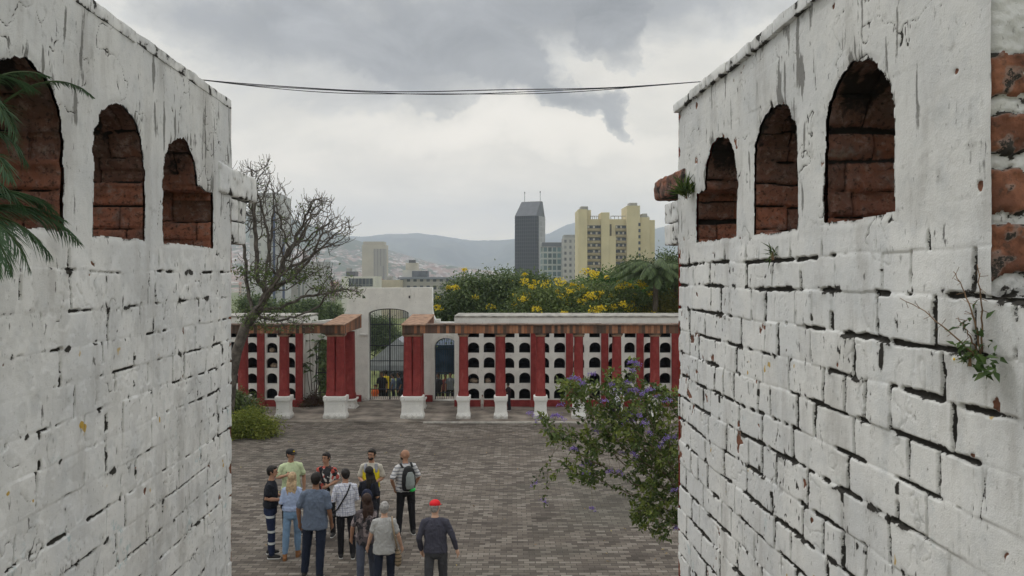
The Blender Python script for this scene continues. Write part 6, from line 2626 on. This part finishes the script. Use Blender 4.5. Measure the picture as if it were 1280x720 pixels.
# 8 dark woman in front of the vest
p8 = person(462.5, 14.75, 1.64, -10, 'dark haired woman in black top close in front of the yellow vest', cloth('black blouse', (.014, .015, .022)), cloth('black trousers e', (.012, .012, .014)), arms=('bent', 'clasp'),
            sleeve=.5, hair='long', female=True, headturn=.75)
worn('small_backpack', p8, MB().ell((0.03, -.19, 1.20), (.12, .075, .15), 14, 10), plain('dark blue bag', (.015, .02, .045), .6), 'little dark backpack on the woman in black', 'backpack', None, .014,
     parts=(('strap', MB().tube([(.09, -.12, 1.34), (.10, -.04, 1.46), (.10, .08, 1.40)], .014, 6), plain('dark blue bag', (.015, .02, .045)), None),))
# 9 floral top woman
person(458, 13.0, 1.63, 10, 'woman with wavy dark hair in a mottled grey floral top', cloth('floral top', (.095, .08, .085), 'floral', (.24, .20, .20), (.03, .03, .035)), cloth('grey jeans', (.07, .08, .11)), arms=('hangwide', 'bent'),
       sleeve=.5, hair='wavy', haircol=(.035, .018, .012), female=True, hem=.86, headturn=.3, stride=.08)
# 10 grey haired woman
p10 = person(480, 12.62, 1.59, 4, 'older woman with short grey hair in a light grey T-shirt, seen from behind', cloth('light grey tee', (.38, .38, .37)), cloth('dark jeans f', (.015, .02, .035)), arms=('hangwide', 'hangwide'), sleeve=.42,
             hair='grey', haircol=(.30, .29, .28), female=True, build=1.12, hem=.85, skin='light', stride=.05)
worn('striped_bag', p10, MB().capsule([(.235, .0, .86), (.25, .02, .74), (.245, .03, .62)], [.045, .065, .06], 10), cloth('tan stripes', (.30, .23, .15), 'stripe', (.11, .085, .055)), 'striped tan shoulder bag hanging beside the older woman', 'bag', None, .012,
     parts=(('strap', MB().tube([(.12, .10, 1.36), (.135, .03, 1.485), (.15, -.09, 1.42), (.20, -.12, 1.15), (.235, -.03, .90)], [(.005, .017)] * 5, 6), plain('tan strap', (.28, .22, .15)), None),))
# 11 backpack man
p11 = person(506, 15.75, 1.74, 28, 'bald bearded man in white striped shirt and black trousers, hands in pockets', cloth('striped shirt', (.60, .60, .60), 'stripe', (.22, .23, .26)), cloth('black trousers g', (.010, .010, .012)), arms=('pocket', 'pocket'),
             sleeve=.5, hair=None, beard=True, skin='tan', build=1.08, headturn=.9, hem=.93, loose=1.03, shoes=(.03, .03, .03))
bp = MB()
bp.loft([(0, -.20, .96, .10, .05), (0, -.205, 1.0, .14, .085), (0, -.21, 1.15, .15, .10), (0, -.20, 1.32, .135, .085), (0, -.18, 1.43, .09, .055), (0, -.17, 1.46, .03, .02)])
pk = MB()
pk.loft([(0, -.29, 1.02, .08, .03), (0, -.295, 1.10, .10, .045), (0, -.29, 1.28, .09, .035), (0, -.28, 1.36, .05, .02)])
gr = MB().ell((.06, -.245, .99), (.075, .06, .045), 12, 8)
str_ = MB()
for sd in (-1, 1):
    str_.tube([(sd * .10, -.13, 1.42), (sd * .115, -.02, 1.485), (sd * .13, .10, 1.40), (sd * .15, .13, 1.22), (sd * .17, .02, 1.04), (sd * .13, -.12, 1.0)], [(.008, .026)] * 6, 6)
worn('hiking_backpack', p11, bp, plain('black backpack', (.014, .015, .016), .6), 'black and silver backpack with a green underside on the bald man', 'backpack', None, .013,
     parts=(('silver_pocket', pk, plain('silver pocket', (.24, .27, .26), .45), .011), ('green_pouch', gr, plain('neon green', (.04, .60, .12), .5, .1), .011), ('shoulder_straps', str_, plain('black backpack', (.014, .015, .016)), None)))
# 12 red cap man
person(546, 12.3, 1.69, -4, 'man in bright red cap and dark long sleeved jumper walking away alone', cloth('charcoal jumper', (.055, .055, .075)), cloth('dark grey trousers', (.045, .046, .05)), arms=('hang', 'hangwide'), sleeve=1,
       cap=(.62, .012, .02), hair='cropped', haircol=(.30, .28, .26), build=1.1, hem=.92, headturn=-.25, stride=.07, skin='light')

# farther figures
person(770, 26.8, 1.68, 10, 'person in white shirt in the courtyard, seen through the purple flowering shrub', cloth('white shirt h', (.62, .62, .68)), cloth('black trousers h', (.015, .015, .02)), vox=.014, hair='short')
person(602.5, 30.3, .58, 170, 'small child in white at the foot of the niche wall, near the first columns', cloth('white dress', (.6, .58, .54)), cloth('white leggings', (.5, .49, .46)), vox=.016, hair='short', z0=.036, hem=.70)
person(635.5, 30.1, 1.08, 60, 'child in dark clothes half hidden behind the second single column', cloth('dark top i', (.03, .02, .025)), cloth('dark trousers i', (.02, .02, .025)), vox=.014, hair='short', skin='brown', z0=.036, arms=('bent', 'bent'))
gb = [(478, 35.2, 1.72, 170, 'person in black beyond the barred gate, beside the one in yellow', (.015, .015, .018), (.012, .012, .015), -.78),
      (482, 35.7, 1.70, 30, 'person in yellow top behind the bars of the iron gate', (.70, .52, .03), (.02, .02, .03), -.78),
      (499, 36.5, 1.68, 120, 'person in dark blue beyond the gate, near its hinge side', (.03, .045, .08), (.02, .02, .02), -.95),
      (506, 37, 1.7, 200, 'dark clothed person beyond the gate next to the paired columns', (.02, .02, .02), (.012, .012, .015), -1.0),
      (492, 39, 1.66, 90, 'distant person in grey blue on the lawn beyond the gate', (.12, .15, .22), (.02, .02, .03), -1.3),
      (548, 36.6, 1.62, 150, 'person in dark top behind the small barred door, left of the white tables', (.03, .03, .035), (.02, .02, .02), -.95),
      (556, 37.2, 1.56, 200, 'person in reddish clothes behind the small barred door, between the white tables', (.20, .06, .05), (.05, .02, .02), -1.0),
      (563, 36.6, 1.66, 170, 'person in grey top behind the small barred door beside the niche wall', (.16, .17, .19), (.02, .02, .02), -.95)]
for px, Y, h, yaw, lab, c1, c2, zz in gb:
    person(px, Y, h, yaw, lab, cloth('far top %d' % px, c1), cloth('far trousers %d' % px, c2), vox=.02, hair='short', z0=zz, skin='brown')
person(468.5, 34.7, 1.3, 160, 'child in orange top low behind the bars of the iron gate', cloth('orange top', (.65, .13, .04)), cloth('far trousers c', (.02, .02, .02)), vox=.02, hair='short', z0=-.9)

# ------------------------------------------------------------------ sky, light, air, camera
w = bpy.data.worlds.new('World')
scn.world = w
w.use_nodes = True
T = w.node_tree
T.nodes.clear()
wn = NT.__new__(NT)
wn.t = T
out = T.nodes.new('ShaderNodeOutputWorld')
bg = T.nodes.new('ShaderNodeBackground')
T.links.new(bg.outputs[0], out.inputs[0])
sky = T.nodes.new('ShaderNodeTexSky')
sky.sky_type = 'NISHITA'
sky.sun_disc = False
SUN_EL, SUN_AZ = 55, -48       # degrees; azimuth from +Y towards +X
sky.sun_elevation = math.radians(SUN_EL)
sky.sun_rotation = math.radians(SUN_AZ)
sky.dust_density = 3
c = wn.coord('Generated')
s = wn.sep(c)
zc = wn.math('MAXIMUM', s[2], 0.0)
den = wn.math('ADD', zc, .16)
cmb = wn.node('ShaderNodeCombineXYZ')
wn.put(cmb.inputs[0], wn.math('DIVIDE', s[0], den))
wn.put(cmb.inputs[1], wn.math('DIVIDE', s[1], den))
wn.put(cmb.inputs[2], wn.math('MULTIPLY', zc, 1.5))
uv = cmb.outputs[0]
big = wn.noise(wn.mapping(uv, loc=(3.1, 1.2, 0)), .9, 6, .55, .6)
med = wn.noise(wn.mapping(uv, loc=(7.4, 4.2, 1)), 2.3, 8, .58, .5)
fine = wn.noise(wn.mapping(uv, (1, 1.6, 1), (1, 8, 2)), 5.5, 8, .6, .3)
d3 = wn.mapping(c, (1, 1, 2.2))
wisp = wn.noise(d3, 4.5, 7, .6, .8)


_wx = wn.noise(wn.mapping(c, (1, 1, 1.2), (4, 4, 4)), 5.0, 7, .6)
_wz = wn.noise(wn.mapping(c, (1, 1, 1.2), (9, 1, 6)), 5.5, 7, .6)
WX = wn.math('MULTIPLY', wn.math('SUBTRACT', _wx, .5), .30)
WZ = wn.math('MULTIPLY', wn.math('SUBTRACT', _wz, .5), .16)


def blob(x, z, rx, rz, rot=0.0):
    """soft mound of cloud around a direction"""
    dx = wn.math('SUBTRACT', wn.math('ADD', s[0], WX), x)
    dz = wn.math('SUBTRACT', wn.math('ADD', s[2], WZ), z)
    ca, sa = math.cos(rot), math.sin(rot)
    u = wn.math('ADD', wn.math('MULTIPLY', dx, ca / rx), wn.math('MULTIPLY', dz, sa / rx))
    v = wn.math('ADD', wn.math('MULTIPLY', dx, -sa / rz), wn.math('MULTIPLY', dz, ca / rz))
    q = wn.math('ADD', wn.math('MULTIPLY', u, u), wn.math('MULTIPLY', v, v))
    return wn.math('MAXIMUM', wn.math('SUBTRACT', 1.0, q), 0.0)


def dirn(px, py):
    v = Vector(((px - 640) / F, 1, (HY - py) / F)).normalized()
    return v.x, v.z


# pale smooth sky near the horizon, grey folded cloud above
elev = wn.sstep(s[2], .13, .34)
wispB = wn.noise(wn.mapping(c, (1, 1, 1.7), (2, 5, 3)), 3.0, 9, .60, .35)
wispC = wn.noise(wn.mapping(c, (1, 1, 1.5), (8, 1, 3)), 9.0, 9, .62, .5)
rag = wn.math('ADD', wn.math('MULTIPLY', wn.math('SUBTRACT', wispB, .5), 2.0), wn.math('MULTIPLY', wn.math('SUBTRACT', wispC, .5), 1.1))
fld = wn.math('ADD', wn.math('MULTIPLY', elev, .52), rag)
for (px, py, rx, rz, rot, a) in ((590, 85, .14, .050, -.15, .75), (665, 90, .12, .045, -.5, .62), (735, 140, .085, .024, -.45, .85), (760, 160, .05, .016, -.35, .5), (788, 30, .045, .075, 0, .8), (420, 45, .26, .045, .0, .35), (730, 5, .30, .055, 0, .55), (300, 20, .12, .06, 0, .2), (560, 130, .10, .02, 0, .2)):
    x, z = dirn(px, py)
    fld = wn.math('ADD', fld, wn.math('MULTIPLY', blob(x, z, rx, rz, rot), a))
m1 = wn.sstep(fld, .34, .56)
m2 = wn.sstep(wn.math('ADD', fld, wn.math('MULTIPLY', wn.math('SUBTRACT', wispC, .5), .9)), .45, 1.25)
base_ = wn.ramp(wn.math('ADD', wn.math('MULTIPLY', big, .55), wn.math('MULTIPLY', wispB, .5)), [(.38, (.76, .745, .71)), (.52, (.63, .63, .605)), (.68, (.49, .50, .495))])
cl = wn.mix(wn.math('MULTIPLY', m1, .55), base_, (.40, .415, .43))
cl = wn.mix(wn.math('MULTIPLY', m2, .85), cl, (.185, .195, .215))
# billows: light tops and darker hollows in the grey cloud
tx = wn.math('MULTIPLY_ADD', wn.math('SUBTRACT', wispC, .5), wn.math('MULTIPLY_ADD', m1, 1.5, .35), 1.0)
tn = wn.node('ShaderNodeVectorMath', operation='SCALE')
wn.put(tn.inputs[0], cl)
wn.put(tn.inputs[3], tx)
cl = tn.outputs[0]
# bright gaps under the dark band
x, z = dirn(650, 165)
cl = wn.mix(wn.math('MULTIPLY', wn.math('MULTIPLY', blob(x, z, .26, .035, -.05), .8), wn.math('SUBTRACT', 1, m1)), cl, (.84, .83, .80))
puff = wn.math('MULTIPLY', wn.sstep(wn.noise(wn.mapping(c, (3, 3, 12), (5, 2, 1)), 3.2, 6, .55), .60, .72), wn.math('SUBTRACT', 1, wn.sstep(s[2], .04, .2)))
cl = wn.mix(wn.math('MULTIPLY', puff, .35), cl, (.80, .80, .77))
# thinner cloud high overhead lets more light down
over = wn.sstep(s[2], .42, .8)
cl = wn.mix(wn.math('MULTIPLY', over, .85), cl, (1.12, 1.12, 1.12))
glow = wn.math('MULTIPLY_ADD', wn.math('POWER', 2.718, wn.math('MULTIPLY', zc, -11.0)), 2.1, 1.0)
gl = wn.node('ShaderNodeVectorMath', operation='SCALE')
wn.put(gl.inputs[0], wn.mix(1.0, cl, wn.mix(wn.sstep(s[2], .02, .5), (1.0, .895, .745), (1.0, .985, .955)), 'MULTIPLY'))
wn.put(gl.inputs[3], glow)
cl = gl.outputs[0]
low = wn.sstep(s[2], .0, -.05)
SKYK = 12.5
sc_ = wn.node('ShaderNodeVectorMath', operation='SCALE')
wn.put(sc_.inputs[0], cl)
sc_.inputs[3].default_value = SKYK
mixed = wn.mix(.96, sky.outputs[0], sc_.outputs[0])
wn.put(bg.inputs[0], mixed)
bg.inputs[1].default_value = .1

sun = bpy.data.objects.new('sun', bpy.data.lights.new('sun', 'SUN'))
COL.objects.link(sun)
sun.data.energy = .9
sun.data.angle = math.radians(14)
sun.data.color = (1, .97, .92)
az, el = math.radians(SUN_AZ), math.radians(SUN_EL)
v = Vector((math.sin(az) * math.cos(el), math.cos(az) * math.cos(el), math.sin(el)))
sun.rotation_euler = v.to_track_quat('Z', 'Y').to_euler()

# the air between here and the mountains
hz = NT('valley air')
hz.t.nodes.remove(hz.b)
pv = hz.t.nodes.new('ShaderNodeVolumePrincipled')
pv.inputs['Color'].default_value = (.76, .845, 1.0, 1)
pv.inputs['Density'].default_value = .00038
pv.inputs['Anisotropy'].default_value = .45
hz.t.links.new(pv.outputs[0], hz.out.inputs['Volume'])
tag(MB().box(-6000, 6000, -2000, 4700, -60, 400).build('haze', hz.m), kind='stuff')

cam = bpy.data.objects.new('camera', bpy.data.cameras.new('camera'))
COL.objects.link(cam)
cam.location = (0, 0, CAMZ)
cam.rotation_euler = (PI / 2, 0, 0)
cam.data.sensor_width = 36
cam.data.lens = 36 * F / 1280
cam.data.shift_y = -(360 - HY) / 1280
cam.data.clip_start = .05
cam.data.clip_end = 30000
scn.camera = cam
scn.view_settings.view_transform = 'Standard'
scn.view_settings.look = 'None'
scn.view_settings.exposure = 0
scn.view_settings.gamma = 1
scn.cycles.use_denoising = True
scn.cycles.max_bounces = 6
scn.cycles.diffuse_bounces = 3
scn.cycles.glossy_bounces = 2
scn.cycles.volume_bounces = 3
scn.cycles.transparent_max_bounces = 4
scn.cycles.volume_max_steps = 64
scn.cycles.sample_clamp_indirect = 4
